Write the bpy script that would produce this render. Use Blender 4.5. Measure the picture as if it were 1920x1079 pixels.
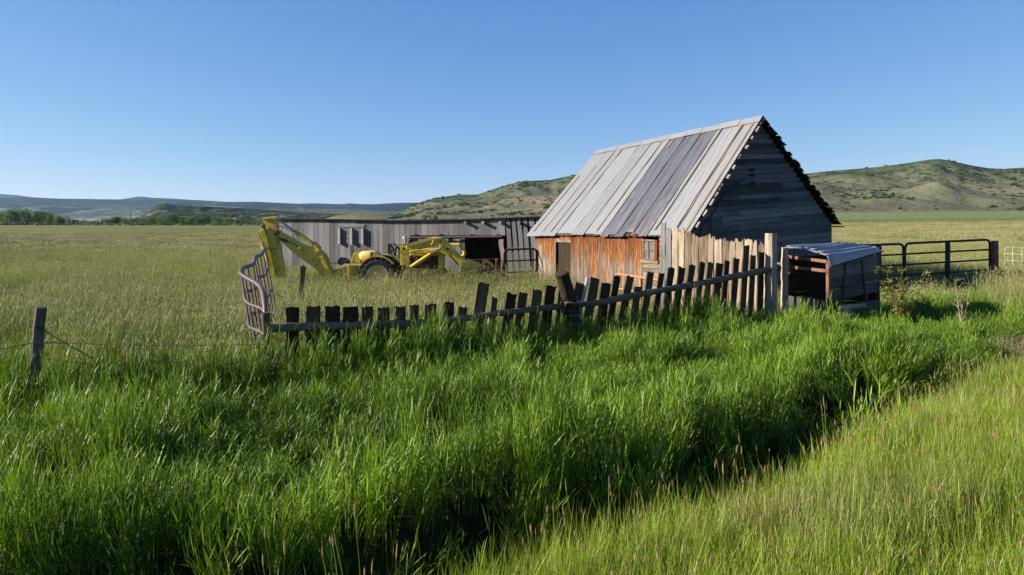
import bpy, bmesh, math, random
import numpy as np
from mathutils import Vector, noise as mnoise
SC = bpy.context.scene
for _o in list(bpy.data.objects): bpy.data.objects.remove(_o)
random.seed(7)
RNG = np.random.default_rng(7)

# ------------------------------------------------------------------ camera, sky, sun, exposure
EYE = 2.5; FPX = 1280.0; CXP = 960.0; HYP = 420.0       # eye height, focal length and horizon in pixels of the 1920 px photo
cam = bpy.data.objects.new('camera', bpy.data.cameras.new('camera'))
SC.collection.objects.link(cam); SC.camera = cam
cam.location = (0, 0, EYE); cam.rotation_euler = (math.radians(90), 0, 0)
cam.data.sensor_width = 36; cam.data.lens = 24.0
cam.data.shift_y = -(539.5 - HYP) / 1920.0
cam.data.clip_start = .05; cam.data.clip_end = 60000

SUN_EL = math.radians(23.5)
SUNH = Vector((-1, -.075, 0)).normalized()
SUNV = Vector((SUNH.x*math.cos(SUN_EL), SUNH.y*math.cos(SUN_EL), math.sin(SUN_EL)))
W = bpy.data.worlds.new('World'); SC.world = W; W.use_nodes = True
nt = W.node_tree; nt.nodes.clear()
wo = nt.nodes.new('ShaderNodeOutputWorld'); bg = nt.nodes.new('ShaderNodeBackground'); sk = nt.nodes.new('ShaderNodeTexSky')
sk.sky_type = 'NISHITA'; sk.sun_disc = False; sk.sun_elevation = SUN_EL
sk.sun_rotation = math.atan2(SUNV.x, SUNV.y)
sk.altitude = 2000; sk.air_density = 1.0; sk.dust_density = .35; sk.ozone_density = 1.6
bg.inputs[1].default_value = .05
# the clear high-altitude air of the place: deeper blue overhead, less glare at the horizon than the raw model
sp_ = nt.nodes.new('ShaderNodeSeparateColor'); cb_ = nt.nodes.new('ShaderNodeCombineColor'); nt.links.new(sk.outputs[0], sp_.inputs[0])
for i_, (ex_, am_) in enumerate(((1.0, .78), (.72, 1.38), (.38, 3.25))):
    pw_ = nt.nodes.new('ShaderNodeMath'); pw_.operation = 'POWER'; pw_.inputs[1].default_value = ex_
    ml_ = nt.nodes.new('ShaderNodeMath'); ml_.operation = 'MULTIPLY'; ml_.inputs[1].default_value = am_
    nt.links.new(sp_.outputs[i_], pw_.inputs[0]); nt.links.new(pw_.outputs[0], ml_.inputs[0]); nt.links.new(ml_.outputs[0], cb_.inputs[i_])
nt.links.new(cb_.outputs[0], bg.inputs[0]); nt.links.new(bg.outputs[0], wo.inputs[0])
sl = bpy.data.lights.new('sun', 'SUN'); sl.energy = 5.0; sl.angle = math.radians(.5); sl.color = (1, .90, .76)
so = bpy.data.objects.new('sun', sl); SC.collection.objects.link(so)
so.rotation_euler = SUNV.to_track_quat('Z', 'Y').to_euler(); so.location = (-30, -10, 40)
SC.view_settings.view_transform = 'Standard'; SC.view_settings.look = 'None'
SC.view_settings.exposure = 1.36; SC.view_settings.gamma = 1.0; SC.view_settings.use_curve_mapping = False
SC.cycles.max_bounces = 6; SC.cycles.transparent_max_bounces = 4
SC.cycles.caustics_reflective = False; SC.cycles.caustics_refractive = False

# ------------------------------------------------------------------ helpers
def P(px, py, d):
    return Vector(((px-CXP)/FPX*d, d, EYE-(py-HYP)/FPX*d))
def hit(px, py, A, B):
    """point of the upright plane through ground points A, B seen at a pixel"""
    ux = (px-CXP)/FPX; ax, ay = A[0], A[1]; dx, dy = B[0]-ax, B[1]-ay
    # (ux*d, d) = A + t*(dx,dy)
    t = (ax-ux*ay)/(ux*dy-dx); d = ay+t*dy
    return P(px, py, d)
def lerp(a, b, t): return a+(b-a)*t
def sm(a, b, x):
    t = np.clip((x-a)/(b-a), 0, 1); return t*t*(3-2*t)
_perm = np.random.default_rng(3).random((256, 256))
def vnoise(x, y):
    x = np.asarray(x, float); y = np.asarray(y, float)
    xi = np.floor(x).astype(int); yi = np.floor(y).astype(int); fx = x-xi; fy = y-yi
    fx = fx*fx*(3-2*fx); fy = fy*fy*(3-2*fy)
    g = lambda a, b: _perm[a & 255, b & 255]
    return (g(xi, yi)*(1-fx)+g(xi+1, yi)*fx)*(1-fy)+(g(xi, yi+1)*(1-fx)+g(xi+1, yi+1)*fx)*fy
def fbm(x, y, o=4):
    s = 0; a = .5; n = 0
    for i in range(o):
        s = s+a*vnoise(x*2**i+17.3*i, y*2**i+5.1*i); n += a; a *= .5
    return s/n

# ground
EX = np.array([-60, -8, -5, -3, -1.5, -.49, -.1, .51, 1.3, 2.39, 3.15, 4.33, 6.26, 9, 14, 60.])
EY = np.array([-12, 1.6, 2.25, 2.75, 3.2, 3.66, 4.0, 4.45, 4.95, 5.66, 6.3, 7.5, 9.0, 10.6, 12.6, 26.])
def bank(X, Y):
    e = np.interp(X, EX, EY); g = (np.interp(X+.25, EX, EY)-np.interp(X-.25, EX, EY))/.5
    return (e-Y)/np.sqrt(1+g*g)              # > 0 on the camera's side of the ditch
def ground(X, Y):
    X = np.asarray(X, float); Y = np.asarray(Y, float)
    s = bank(X, Y)
    z = .22-.57*sm(12, 22, Y)+.34*sm(5, 14, X)*sm(12, 20, Y)
    z = z+.10*sm(0, 2.2, -s)*sm(8, 3, -s)*0
    near = .26+.13*np.clip(s, 0, 4.2)
    w = sm(-.7, .05, s)
    z = z*(1-w)+near*w
    dep = 1.0*(1-.75*sm(4.2, 6.2, X))*(1-sm(9, 14, X))
    z = z-dep*np.exp(-((s+.72)/.52)**2)
    z = z+.05*(fbm(X*.5+9, Y*.5)-.5)*2*sm(0, 4, np.abs(s))
    r = np.maximum(Y, 1); a = X/r
    rate = .003+.018*sm(-.12, .36, a)
    z = z+rate*np.clip(np.hypot(X, Y)-60, 0, 640)*(Y > 0)*sm(20, 60, Y)
    return z
def gz(x, y): return float(ground(x, y))

def tag(o, label=None, cat=None, group=None, kind=None):
    if label: o['label'] = label
    if cat: o['category'] = cat
    if group: o['group'] = group
    if kind: o['kind'] = kind
    return o
def empty(name, loc, label=None, cat=None, group=None):
    o = bpy.data.objects.new(name, None); SC.collection.objects.link(o); o.location = loc
    o.empty_display_size = .2
    return tag(o, label, cat, group)

class MB:
    """collects geometry with per-vertex grain coordinates, tint and stain"""
    def __init__(s): s.v = []; s.f = []; s.g = []; s.c = []; s.t = []; s.m = []
    def add(s, vs, fs, g=None, c=.5, t=0.0, m=0):
        b = len(s.v); n = len(vs)
        s.v += [tuple(v) for v in vs]; s.f += [tuple(i+b for i in f) for f in fs]; s.m += [m]*len(fs)
        s.g += [tuple(q) for q in g] if g is not None else [tuple(v) for v in vs]
        s.c += list(c) if hasattr(c, '__len__') else [c]*n
        s.t += list(t) if hasattr(t, '__len__') else [t]*n
    def plank(s, a, b, wd, w, th, nd=None, nx=3, ny=6, jit=.004, rag=0., c=None, t0=0., t1=0., taper=1., rag0=0., warp=0.):
        """board from a to b; wd = width direction; w, th = width, thickness"""
        a = Vector(a); b = Vector(b); L = (b-a).length; al = (b-a).normalized(); wd = Vector(wd)
        wd = (wd-al*wd.dot(al)).normalized(); nn = al.cross(wd).normalized()
        if nd is not None and nn.dot(Vector(nd)) < 0: nn = -nn
        if c is None: c = random.random()
        ox, oz = random.uniform(0, 50), random.uniform(0, 50)
        top = [random.uniform(-rag, 0) for _ in range(nx+1)]; bot = [random.uniform(0, rag0) for _ in range(nx+1)]
        el = [random.uniform(-jit, jit) for _ in range(ny+1)]; er = [random.uniform(-jit, jit) for _ in range(ny+1)]
        wp = random.uniform(-warp, warp); k = len(s.v)
        vs = []; g = []; t = []
        for side in (0, 1):
            for j in range(ny+1):
                f = j/ny; ww = w*lerp(1, taper, f)
                for i in range(nx+1):
                    u = i/nx-.5
                    y = L*f+(top[i]*(f > .99)+(bot[i] if j == 0 else 0))
                    x = u*ww+(el[j] if i == 0 else er[j] if i == nx else 0)
                    n = (side-.5)*th+wp*math.sin(f*3.1416)
                    vs.append(a+al*y+wd*x+nn*n); g.append((x+ox, side*.03+oz, y+ox)); t.append(lerp(t0, t1, f))
        N = (nx+1)*(ny+1); fs = []
        for j in range(ny):
            for i in range(nx):
                q = j*(nx+1)+i
                fs.append((q, q+1, q+nx+2, q+nx+1)); fs.append((N+q, N+q+nx+1, N+q+nx+2, N+q+1))
            q = j*(nx+1); fs.append((q, q+nx+1, N+q+nx+1, N+q)); q += nx; fs.append((q, N+q, N+q+nx+1, q+nx+1))
        for i in range(nx):
            fs.append((i, N+i, N+i+1, i+1)); q = ny*(nx+1)+i; fs.append((q, q+1, N+q+1, N+q))
        s.add(vs, fs, g, c, t)
    def tube(s, pts, r, n=8, c=None, jit=0., cap=True, r1=None):
        pts = [Vector(p) for p in pts]; m = len(pts); c = random.random() if c is None else c
        ox = random.uniform(0, 50); vs = []; g = []; L = 0; pu = None
        for k, p in enumerate(pts):
            d = (pts[min(k+1, m-1)]-pts[max(k-1, 0)]).normalized()
            if pu is None:
                u = d.orthogonal().normalized()
            else:
                u = (pu-d*pu.dot(d)).normalized()
            pu = u; v = d.cross(u)
            if k: L += (p-pts[k-1]).length
            rr = r if not hasattr(r, '__len__') else r[k]
            if r1 is not None: rr = lerp(r, r1, k/(m-1))
            for i in range(n):
                a = 2*math.pi*i/n; q = rr*(1+random.uniform(-jit, jit))
                vs.append(p+u*math.cos(a)*q+v*math.sin(a)*q); g.append((math.cos(a)*rr+ox, math.sin(a)*rr, L))
        fs = []
        for k in range(m-1):
            for i in range(n):
                j = (i+1) % n; fs.append((k*n+i, k*n+j, (k+1)*n+j, (k+1)*n+i))
        if cap: fs += [tuple(range(n-1, -1, -1)), tuple(range((m-1)*n, m*n))]
        s.add(vs, fs, g, c)
    def prism(s, out, d, c=.5):
        """outline (list of 3D points, planar) extruded by vector d"""
        out = [Vector(p) for p in out]; d = Vector(d); n = len(out)
        vs = out+[p+d for p in out]
        fs = [tuple(range(n)), tuple(range(2*n-1, n-1, -1))]+[(i, i+n, (i+1) % n+n, (i+1) % n) for i in range(n)]
        s.add(vs, fs, None, c)
    def box(s, lo, hi, c=.5):
        x0, y0, z0 = lo; x1, y1, z1 = hi
        s.prism([(x0, y0, z0), (x1, y0, z0), (x1, y1, z0), (x0, y1, z0)], (0, 0, z1-z0), c)
    def build(s, name, mat, parent=None, smooth=False, bevel=0, segs=2):
        me = bpy.data.meshes.new(name); me.from_pydata(s.v, [], s.f)
        for k, dat, ty, pr in (('gc', s.g, 'FLOAT_VECTOR', 'vector'), ('tint', s.c, 'FLOAT', 'value'), ('stain', s.t, 'FLOAT', 'value')):
            at = me.attributes.new(k, ty, 'POINT'); at.data.foreach_set(pr, np.asarray(dat, np.float32).ravel())
        mats = mat if isinstance(mat, (list, tuple)) else [mat]
        for q in mats: me.materials.append(q)
        if len(mats) > 1: me.polygons.foreach_set('material_index', s.m)
        if smooth: me.polygons.foreach_set('use_smooth', [True]*len(me.polygons))
        bm = bmesh.new(); bm.from_mesh(me); bmesh.ops.recalc_face_normals(bm, faces=bm.faces); bm.to_mesh(me); bm.free()
        me.update()
        o = bpy.data.objects.new(name, me); SC.collection.objects.link(o)
        if parent is not None: setp(o, parent)
        if bevel:
            b = o.modifiers.new('bevel', 'BEVEL'); b.width = bevel; b.segments = segs; b.limit_method = 'ANGLE'
        return o
def world_loc(o):
    v = Vector((0, 0, 0))
    while o is not None: v += o.location; o = o.parent
    return v
def setp(o, parent):
    """parent with geometry given in world coordinates (parents are only translated)"""
    o.parent = parent; o.location = -world_loc(parent)+(Vector(o.location) if o.type == 'EMPTY' else Vector((0, 0, 0)))
def round_path(pts, r, k=5):
    pts = [Vector(p) for p in pts]; out = [pts[0]]
    for i in range(1, len(pts)-1):
        a, b, c = pts[i-1], pts[i], pts[i+1]
        q = min(r, (b-a).length*.45, (c-b).length*.45)
        p0 = b+(a-b).normalized()*q; p1 = b+(c-b).normalized()*q
        for j in range(k+1):
            t = j/k; out.append(p0*(1-t)**2+b*2*t*(1-t)+p1*t*t)
    return out+[pts[-1]]
def smooth_path(pts, k=4):
    pts = [Vector(p) for p in pts]; out = []
    for i in range(len(pts)-1):
        p0 = pts[max(i-1, 0)]; p1 = pts[i]; p2 = pts[i+1]; p3 = pts[min(i+2, len(pts)-1)]
        for j in range(k):
            t = j/k
            out.append(.5*((2*p1)+(p2-p0)*t+(2*p0-5*p1+4*p2-p3)*t*t+(3*p1-p0-3*p2+p3)*t**3))
    return out+[pts[-1]]

# ------------------------------------------------------------------ materials
class NT:
    def __init__(s, name):
        s.m = bpy.data.materials.new(name); s.m.use_nodes = True; s.t = s.m.node_tree; s.t.nodes.clear()
        s.out = s.n('ShaderNodeOutputMaterial'); s.b = s.n('ShaderNodeBsdfPrincipled'); s.l(s.b.outputs[0], s.out.inputs[0])
    def n(s, ty, **k):
        o = s.t.nodes.new(ty)
        for a, b in k.items(): setattr(o, a, b)
        return o
    def l(s, a, b): s.t.links.new(a, b)
    def attr(s, name, ty='GEOMETRY'): return s.n('ShaderNodeAttribute', attribute_name=name, attribute_type=ty)
    def map(s, vec, sc):
        o = s.n('ShaderNodeMapping'); o.inputs['Scale'].default_value = sc; s.l(vec, o.inputs[0]); return o.outputs[0]
    def noise(s, vec, sc, det=4, rough=.6, dist=0):
        o = s.n('ShaderNodeTexNoise'); o.inputs['Scale'].default_value = sc; o.inputs['Detail'].default_value = det
        o.inputs['Roughness'].default_value = rough; o.inputs['Distortion'].default_value = dist
        if vec is not None: s.l(vec, o.inputs['Vector'])
        return o.outputs['Fac']
    def ramp(s, fac, stops, interp='LINEAR'):
        o = s.n('ShaderNodeValToRGB'); e = o.color_ramp.elements; o.color_ramp.interpolation = interp
        while len(e) < len(stops): e.new(.5)
        for x, (p, c) in zip(e, stops): x.position = p; x.color = (*c, 1) if len(c) == 3 else c
        s.l(fac, o.inputs[0]); return o.outputs[0]
    def mix(s, f, a, b, mode='MIX'):
        o = s.n('ShaderNodeMix', data_type='RGBA', blend_type=mode)
        for v, i in ((f, 0), (a, 6), (b, 7)):
            if isinstance(v, (int, float)): o.inputs[i].default_value = v
            elif isinstance(v, tuple): o.inputs[i].default_value = (*v, 1)
            else: s.l(v, o.inputs[i])
        return o.outputs[2]
    def math(s, op, a, b=0., cl=False):
        o = s.n('ShaderNodeMath', operation=op, use_clamp=cl)
        for v, i in ((a, 0), (b, 1)):
            if isinstance(v, (int, float)): o.inputs[i].default_value = v
            else: s.l(v, o.inputs[i])
        return o.outputs[0]
    def mr(s, v, a, b, c=0., d=1.):
        o = s.n('ShaderNodeMapRange'); s.l(v, o.inputs[0])
        for i, q in enumerate((a, b, c, d)): o.inputs[i+1].default_value = q
        return o.outputs[0]
    def bump(s, h, st, dist=.01):
        o = s.n('ShaderNodeBump'); o.inputs['Strength'].default_value = st; o.inputs['Distance'].default_value = dist
        s.l(h, o.inputs['Height']); s.l(o.outputs[0], s.b.inputs['Normal'])
    def col(s, c, a=.72): s.l(s.mix(1, c, (a, a, a), 'MULTIPLY'), s.b.inputs['Base Color'])
    def rough(s, r): s.b.inputs['Roughness'].default_value = r
    def spec(s, r): s.b.inputs['Specular IOR Level'].default_value = r

def wood(name, stops, stain=None, tamp=.55, bump=.6, moss=None):
    k = NT(name); g = k.attr('gc').outputs['Vector']; ti = k.attr('tint').outputs['Fac']
    n1 = k.noise(k.map(g, (38, 38, 1.6)), 1, 5, .65, .4)
    n2 = k.noise(k.map(g, (9, 9, .8)), 1, 4, .6, .6)
    n3 = k.noise(k.map(g, (160, 160, 5)), 1, 2, .6)
    f = k.math('ADD', k.math('MULTIPLY', n1, .5), k.math('MULTIPLY', n2, .5))
    f = k.math('ADD', f, k.math('MULTIPLY', k.math('SUBTRACT', ti, .5), .12))
    c = k.ramp(f, stops)
    if stain is not None:
        st = k.attr('stain').outputs['Fac']
        sn = k.noise(k.map(g, (16, 16, 1.1)), 1, 4, .6, .5)
        q = k.math('ADD', st, k.math('MULTIPLY', k.math('SUBTRACT', sn, .5), 1.7))
        q = k.math('ADD', q, k.math('MULTIPLY', k.math('SUBTRACT', ti, .5), .45))
        lf = k.noise(k.map(k.n('ShaderNodeNewGeometry').outputs['Position'], (1.1, 1.1, .8)), 1, 3, .5); q = k.math('ADD', q, k.math('MULTIPLY', k.math('SUBTRACT', lf, .46), 1.2))
        c2 = k.ramp(n1, [(.25, stain[0]), (.48, stain[1]), (.62, stain[2]), (.8, stain[3])])
        c = k.mix(k.mr(q, .42, .68), c, c2)
        hr = k.math('ADD', st, k.math('MULTIPLY', k.math('SUBTRACT', n2, .5), .7))
        c = k.mix(k.math('MULTIPLY', k.mr(hr, .80, 1.0), .75), c, (.17, .040, .018))
        # soot-dark streaks
        sd = k.noise(k.map(g, (11, 11, 1.6)), 1, 3, .5, .8)
        dk = k.math('MULTIPLY', k.mr(sd, .52, .66), k.mr(q, .3, .8))
        c = k.mix(k.math('MULTIPLY', dk, .75), c, (.035, .016, .008))
    v = k.n('ShaderNodeTexVoronoi'); v.inputs['Scale'].default_value = 1; k.l(k.map(g, (5, 5, 1.6)), v.inputs['Vector'])
    knot = k.mr(v.outputs['Distance'], .03, .10, .3, 1)
    c = k.mix(1, c, knot, 'MULTIPLY')
    lev = k.mr(ti, 0, 1, 1-tamp, 1+tamp*.55)
    c = k.mix(1, c, lev, 'MULTIPLY')
    cr = k.mr(n3, .30, .40, .45, 1); c = k.mix(1, c, cr, 'MULTIPLY')
    if moss: 
        mn = k.noise(k.n('ShaderNodeNewGeometry').outputs['Position'], 7, 4, .6)
        c = k.mix(k.mr(mn, .55, .7, 0, .8), c, moss)
    k.col(c); k.rough(.85); k.spec(.2); k.bump(k.math('ADD', n1, n3), bump, .006)
    return k.m
M = {}
M['barn_wood'] = wood('barn_wood', [(.28, (.07, .05, .035)), (.45, (.19, .145, .11)), (.6, (.32, .255, .20)), (.8, (.46, .39, .32))],
                      stain=[(.055, .018, .007), (.19, .065, .018), (.40, .18, .05), (.74, .44, .17)], tamp=.35)
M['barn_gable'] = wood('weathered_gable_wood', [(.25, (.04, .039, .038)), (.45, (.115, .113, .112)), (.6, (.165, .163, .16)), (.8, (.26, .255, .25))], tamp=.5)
M['grey_wood'] = wood('grey_wood', [(.25, (.13, .12, .12)), (.45, (.28, .27, .27)), (.6, (.40, .39, .385)), (.8, (.55, .54, .53))], tamp=.4)
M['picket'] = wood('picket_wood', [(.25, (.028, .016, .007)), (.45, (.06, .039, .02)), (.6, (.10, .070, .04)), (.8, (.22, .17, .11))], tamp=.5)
M['pale_picket'] = wood('pale_picket_wood', [(.25, (.08, .05, .03)), (.42, (.22, .155, .095)), (.55, (.36, .29, .21)), (.75, (.55, .48, .39))], tamp=.35)
M['rail'] = wood('rail_wood', [(.25, (.035, .022, .012)), (.45, (.085, .062, .04)), (.6, (.15, .12, .085)), (.8, (.28, .24, .18))], tamp=.4)
M['shed_wood'] = wood('shed_wood', [(.22, (.08, .08, .08)), (.45, (.185, .18, .178)), (.62, (.235, .23, .225)), (.85, (.32, .31, .305))], tamp=.6)
M['post_wood'] = wood('post_wood', [(.25, (.06, .05, .04)), (.45, (.15, .13, .11)), (.6, (.24, .215, .19)), (.8, (.36, .33, .30))], tamp=.3)
M['lath'] = wood('lath_wood', [(.25, (.14, .10, .07)), (.45, (.25, .195, .145)), (.6, (.34, .275, .215)), (.8, (.48, .41, .33))], tamp=.3)

def metal_roof():
    k = NT('galvanised_roof'); pos = k.n('ShaderNodeNewGeometry').outputs['Position']
    ti = k.attr('tint').outputs['Fac']; g = k.attr('gc').outputs['Vector']
    n = k.noise(k.map(g, (3, 3, .45)), 1, 5, .6, .5); nf = k.noise(k.map(g, (30, 30, 2.5)), 1, 3, .6)
    base = k.ramp(ti, [(0, (.105, .11, .135)), (.3, (.15, .155, .18)), (.6, (.25, .26, .27)), (1, (.35, .36, .365))])
    c = k.mix(k.mr(n, .40, .7, 0, .2), base, (.26, .25, .24)); c = k.mix(k.mr(nf, .5, .7, 0, .12), c, (.5, .5, .5))
    st = k.attr('stain').outputs['Fac']; rn = k.noise(k.map(g, (7, 7, 1.3)), 1, 5, .7, 1)
    ru = k.math('MULTIPLY', k.mr(k.math('ADD', rn, k.math('MULTIPLY', st, .28)), .74, .80), .7)
    c = k.mix(ru, c, (.40, .27, .19))
    k.col(c); k.b.inputs['Metallic'].default_value = .35; k.rough(.48); k.bump(k.math('ADD', n, k.noise(k.map(g, (2, 2, 1.2)), 1, 3, .6)), .6, .03); return k.m
M['roof'] = metal_roof()
def rusty(name, a, b, rust=(.16, .06, .03), amt=.5, rough=.6, metal=.3):
    k = NT(name); pos = k.n('ShaderNodeNewGeometry').outputs['Position']
    n = k.noise(pos, 6, 6, .65); n2 = k.noise(pos, 40, 4, .6)
    c = k.mix(k.mr(n2, .3, .7), a, b); f = k.mr(k.math('ADD', k.math('MULTIPLY', n, .7), k.math('MULTIPLY', n2, .3)), .62-amt*.22, .72-amt*.2)
    c = k.mix(f, c, rust); k.col(c); k.rough(rough); k.b.inputs['Metallic'].default_value = metal; k.bump(n2, .25, .004); return k.m
M['yellow'] = rusty('yellow_paint', (.68, .49, .035), (.78, .58, .05), (.20, .09, .03), .40, .42, 0)
M['cream'] = rusty('faded_yellow_paint', (.72, .55, .16), (.78, .62, .24), (.35, .18, .06), .3, .45, 0)
M['rust'] = rusty('rusty_steel', (.20, .085, .05), (.30, .13, .075), (.09, .035, .02), .5, .75, .2)
M['dark_rust'] = rusty('dark_rusty_steel', (.05, .03, .025), (.09, .05, .04), (.16, .07, .045), .3, .7, .2)
M['pipe'] = rusty('brown_pipe_steel', (.07, .05, .045), (.11, .08, .07), (.20, .09, .06), .4, .5, .1)
M['gate_steel'] = rusty('dark_gate_steel', (.022, .014, .012), (.04, .024, .02), (.09, .04, .028), .35, .85, 0)
M['orange'] = rusty('orange_paint', (.60, .17, .05), (.72, .25, .08), (.30, .10, .04), .35, .55, 0)
M['black'] = rusty('dark_machine_steel', (.025, .023, .022), (.05, .045, .04), (.09, .05, .03), .4, .55, .4)
M['steel'] = rusty('bare_steel_rod', (.35, .37, .40), (.45, .47, .5), (.25, .2, .17), .1, .3, .8)
M['rubber'] = rusty('black_rubber', (.018, .018, .019), (.035, .035, .035), (.07, .065, .055), .3, .8, 0)
M['tin'] = rusty('dull_tin', (.28, .30, .34), (.38, .40, .43), (.20, .12, .09), .2, .42, .6)
M['wire'] = rusty('old_wire', (.06, .05, .045), (.10, .085, .07), (.12, .06, .04), .4, .6, .5)
M['crate_tin'] = rusty('crate_tin', (.22, .22, .225), (.40, .40, .40), (.14, .09, .07), .3, .5, .12)
M['white_metal'] = rusty('white_metal', (.7, .7, .7), (.8, .8, .8), (.5, .45, .4), .1, .5, 0)
M['bark'] = rusty('bark', (.07, .05, .035), (.12, .09, .07), (.04, .03, .02), .4, .9, 0)
def plain(name, c, r=.8):
    k = NT(name); pos = k.n('ShaderNodeNewGeometry').outputs['Position']; n = k.noise(pos, 3, 4)
    k.col(k.mix(k.mr(n, .3, .7), tuple(x*.75 for x in c), tuple(min(1, x*1.2) for x in c))); k.rough(r); return k.m
def dusty_glass():
    k = NT('dusty_glass'); pos = k.n('ShaderNodeNewGeometry').outputs['Position']; n = k.noise(pos, 5, 5, .7)
    k.col(k.ramp(n, [(.3, (.10, .09, .075)), (.6, (.20, .18, .155)), (.8, (.34, .32, .29))])); k.rough(.25); k.spec(.5); return k.m
M['glass'] = dusty_glass()
# ------------------------------------------------------------------ ground sheet, hills
def gridmesh(name, X, Y, Z, mat, wrap=False, attrs=None):
    r, c = X.shape; v = np.stack([X, Y, Z], -1).reshape(-1, 3)
    i = np.arange(r*c).reshape(r, c)
    if wrap: i = np.concatenate([i, i[:, :1]], 1)
    a, b, d, e = i[:-1, :-1].ravel(), i[:-1, 1:].ravel(), i[1:, 1:].ravel(), i[1:, :-1].ravel()
    f = np.stack([a, b, d, e], 1)
    me = bpy.data.meshes.new(name); me.vertices.add(len(v)); me.vertices.foreach_set('co', v.ravel().astype(np.float32))
    me.loops.add(f.size); me.loops.foreach_set('vertex_index', f.ravel().astype(np.int32))
    me.polygons.add(len(f)); me.polygons.foreach_set('loop_start', np.arange(0, f.size, 4, dtype=np.int32))
    me.polygons.foreach_set('use_smooth', np.ones(len(f), bool)); me.update(calc_edges=True); me.validate()
    for k, d in (attrs or {}).items():
        at = me.attributes.new(k, 'FLOAT', 'POINT'); at.data.foreach_set('value', d.ravel().astype(np.float32))
    me.materials.append(mat); o = bpy.data.objects.new(name, me); SC.collection.objects.link(o)
    return o
def ground_mat():
    k = NT('field_ground'); pos = k.n('ShaderNodeNewGeometry').outputs['Position']
    sx = k.n('ShaderNodeSeparateXYZ'); k.l(pos, sx.inputs[0])
    dist = k.n('ShaderNodeVectorMath', operation='LENGTH'); k.l(pos, dist.inputs[0]); dist = dist.outputs['Value']
    nb = k.noise(k.map(pos, (.02, .05, 0)), 1, 5, .6); nm = k.noise(k.map(pos, (.12, .35, 0)), 1, 5, .65); nf = k.noise(k.map(pos, (1.2, 2.5, 1)), 1, 4, .7)
    far = k.ramp(k.math('ADD', k.math('MULTIPLY', nb, .45), k.math('ADD', k.math('MULTIPLY', nm, .35), k.math('MULTIPLY', nf, .2))),
                 [(.33, (.085, .115, .028)), (.46, (.150, .165, .050)), (.56, (.205, .205, .075)), (.70, (.27, .25, .11))])
    gr = k.ramp(nm, [(.3, (.14, .19, .075)), (.5, (.19, .235, .10)), (.7, (.25, .28, .13))])
    # greener hay field far to the right
    m = k.math('MULTIPLY', k.mr(k.math('ADD', sx.outputs['Y'], k.math('MULTIPLY', k.math('SUBTRACT', nb, .5), 60)), 205, 225), k.mr(sx.outputs['X'], 20, 90))
    c = k.mix(m, far, gr)
    sage = k.ramp(nf, [(.3, (.10, .105, .06)), (.6, (.18, .175, .12))])
    m2 = k.math('MULTIPLY', k.mr(dist, 620, 650), 1.0)
    c = k.mix(m2, c, sage)
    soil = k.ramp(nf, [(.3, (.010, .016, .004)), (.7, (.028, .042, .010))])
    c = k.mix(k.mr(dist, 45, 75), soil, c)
    k.col(c); k.rough(1); k.spec(.05)
    b = k.math('MULTIPLY', k.math('ADD', nf, nm), 1); k.bump(b, .5, .5); return k.m
M['ground'] = ground_mat()
az = np.radians(np.concatenate([np.arange(-62, 62, .22), np.arange(62, 298, 4)]))
rr = np.concatenate([np.arange(.4, 22, .11), np.geomspace(22, 900, 170), np.geomspace(950, 16000, 26)])
A_, R_ = np.meshgrid(az, rr); GX = R_*np.sin(A_); GY = R_*np.cos(A_)
tag(gridmesh('ground', GX, GY, ground(GX, GY), M['ground'], wrap=True), kind='structure')

def hill_mat(name, stops, sc, shrub=None, streak=None, st=(.5, .6)):
    k = NT(name); pos = k.n('ShaderNodeNewGeometry').outputs['Position']
    n = k.noise(k.map(pos, (1/sc, 1/sc, 2.5/sc)), 1, 7, .62, .3); c = k.ramp(n, stops)
    h = k.attr('h').outputs['Fac']
    if streak:
        n3 = k.noise(k.map(pos, (.35/sc, .35/sc, 5/sc)), 1, 5, .6, .4)
        c = k.mix(k.mr(n3, .56, .63, 0, .85), c, streak)
    if shrub:
        n2 = k.noise(k.map(pos, (3/sc, 3/sc, 5/sc)), 1, 6, .7); q = k.math('ADD', k.math('MULTIPLY', n2, .5), k.math('MULTIPLY', n, .5))
        q = k.math('ADD', q, k.math('MULTIPLY', k.math('SUBTRACT', h, .55), .16))
        c = k.mix(k.mr(q, st[0], st[1]), c, shrub)
    k.col(c); k.rough(1); k.spec(.05); k.bump(k.noise(k.map(pos, (9/sc, 9/sc, 9/sc)), 1, 4, .7), .9, sc*.06); return k.m
def hill(name, sky, D0, D1, base, mat, rav=.10, rs=60, px0=-500, px1=2400, n=420, m=60, flat=None, pw=.85, seed=0):
    """terrain whose crest is at distance ~D1 and foot at D0"""
    px = np.linspace(px0, px1, n); cy = np.interp(px, [s[0] for s in sky], [s[1] for s in sky])
    by = np.interp(px, [s[0] for s in base], [s[1] for s in base]) if isinstance(base, list) else np.full(n, base)
    t = np.concatenate([np.linspace(0, 1, m), 1+np.linspace(.05, .8, 10)])
    T, PX = np.meshgrid(t, px, indexing='ij'); CY = np.broadcast_to(cy, T.shape); BY = np.broadcast_to(by, T.shape)
    D = D0+(D1-D0)*T; X = (PX-CXP)/FPX*D; Y = D
    up = np.clip(T, 0, 1)
    nz = (fbm(X/rs+seed*7, Y/rs*.5+3*seed, 5)-.5)*2
    tt = np.clip(up**pw+rav*nz*np.sin(np.pi*up)**.7*1.4, -.1, 1.0)
    ang = (HYP-BY)+((HYP-CY)-(HYP-BY))*tt
    Z = EYE+ang/FPX*D
    back = np.clip(T-1, 0, 9); Z = Z-back*(D1-D0)*.35
    Z[0] -= 30
    o = gridmesh(name, X, Y, Z, mat, attrs={'h': np.clip(T, 0, 1)}); tag(o, kind='structure')
    return (X, Y, Z, T)
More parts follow.
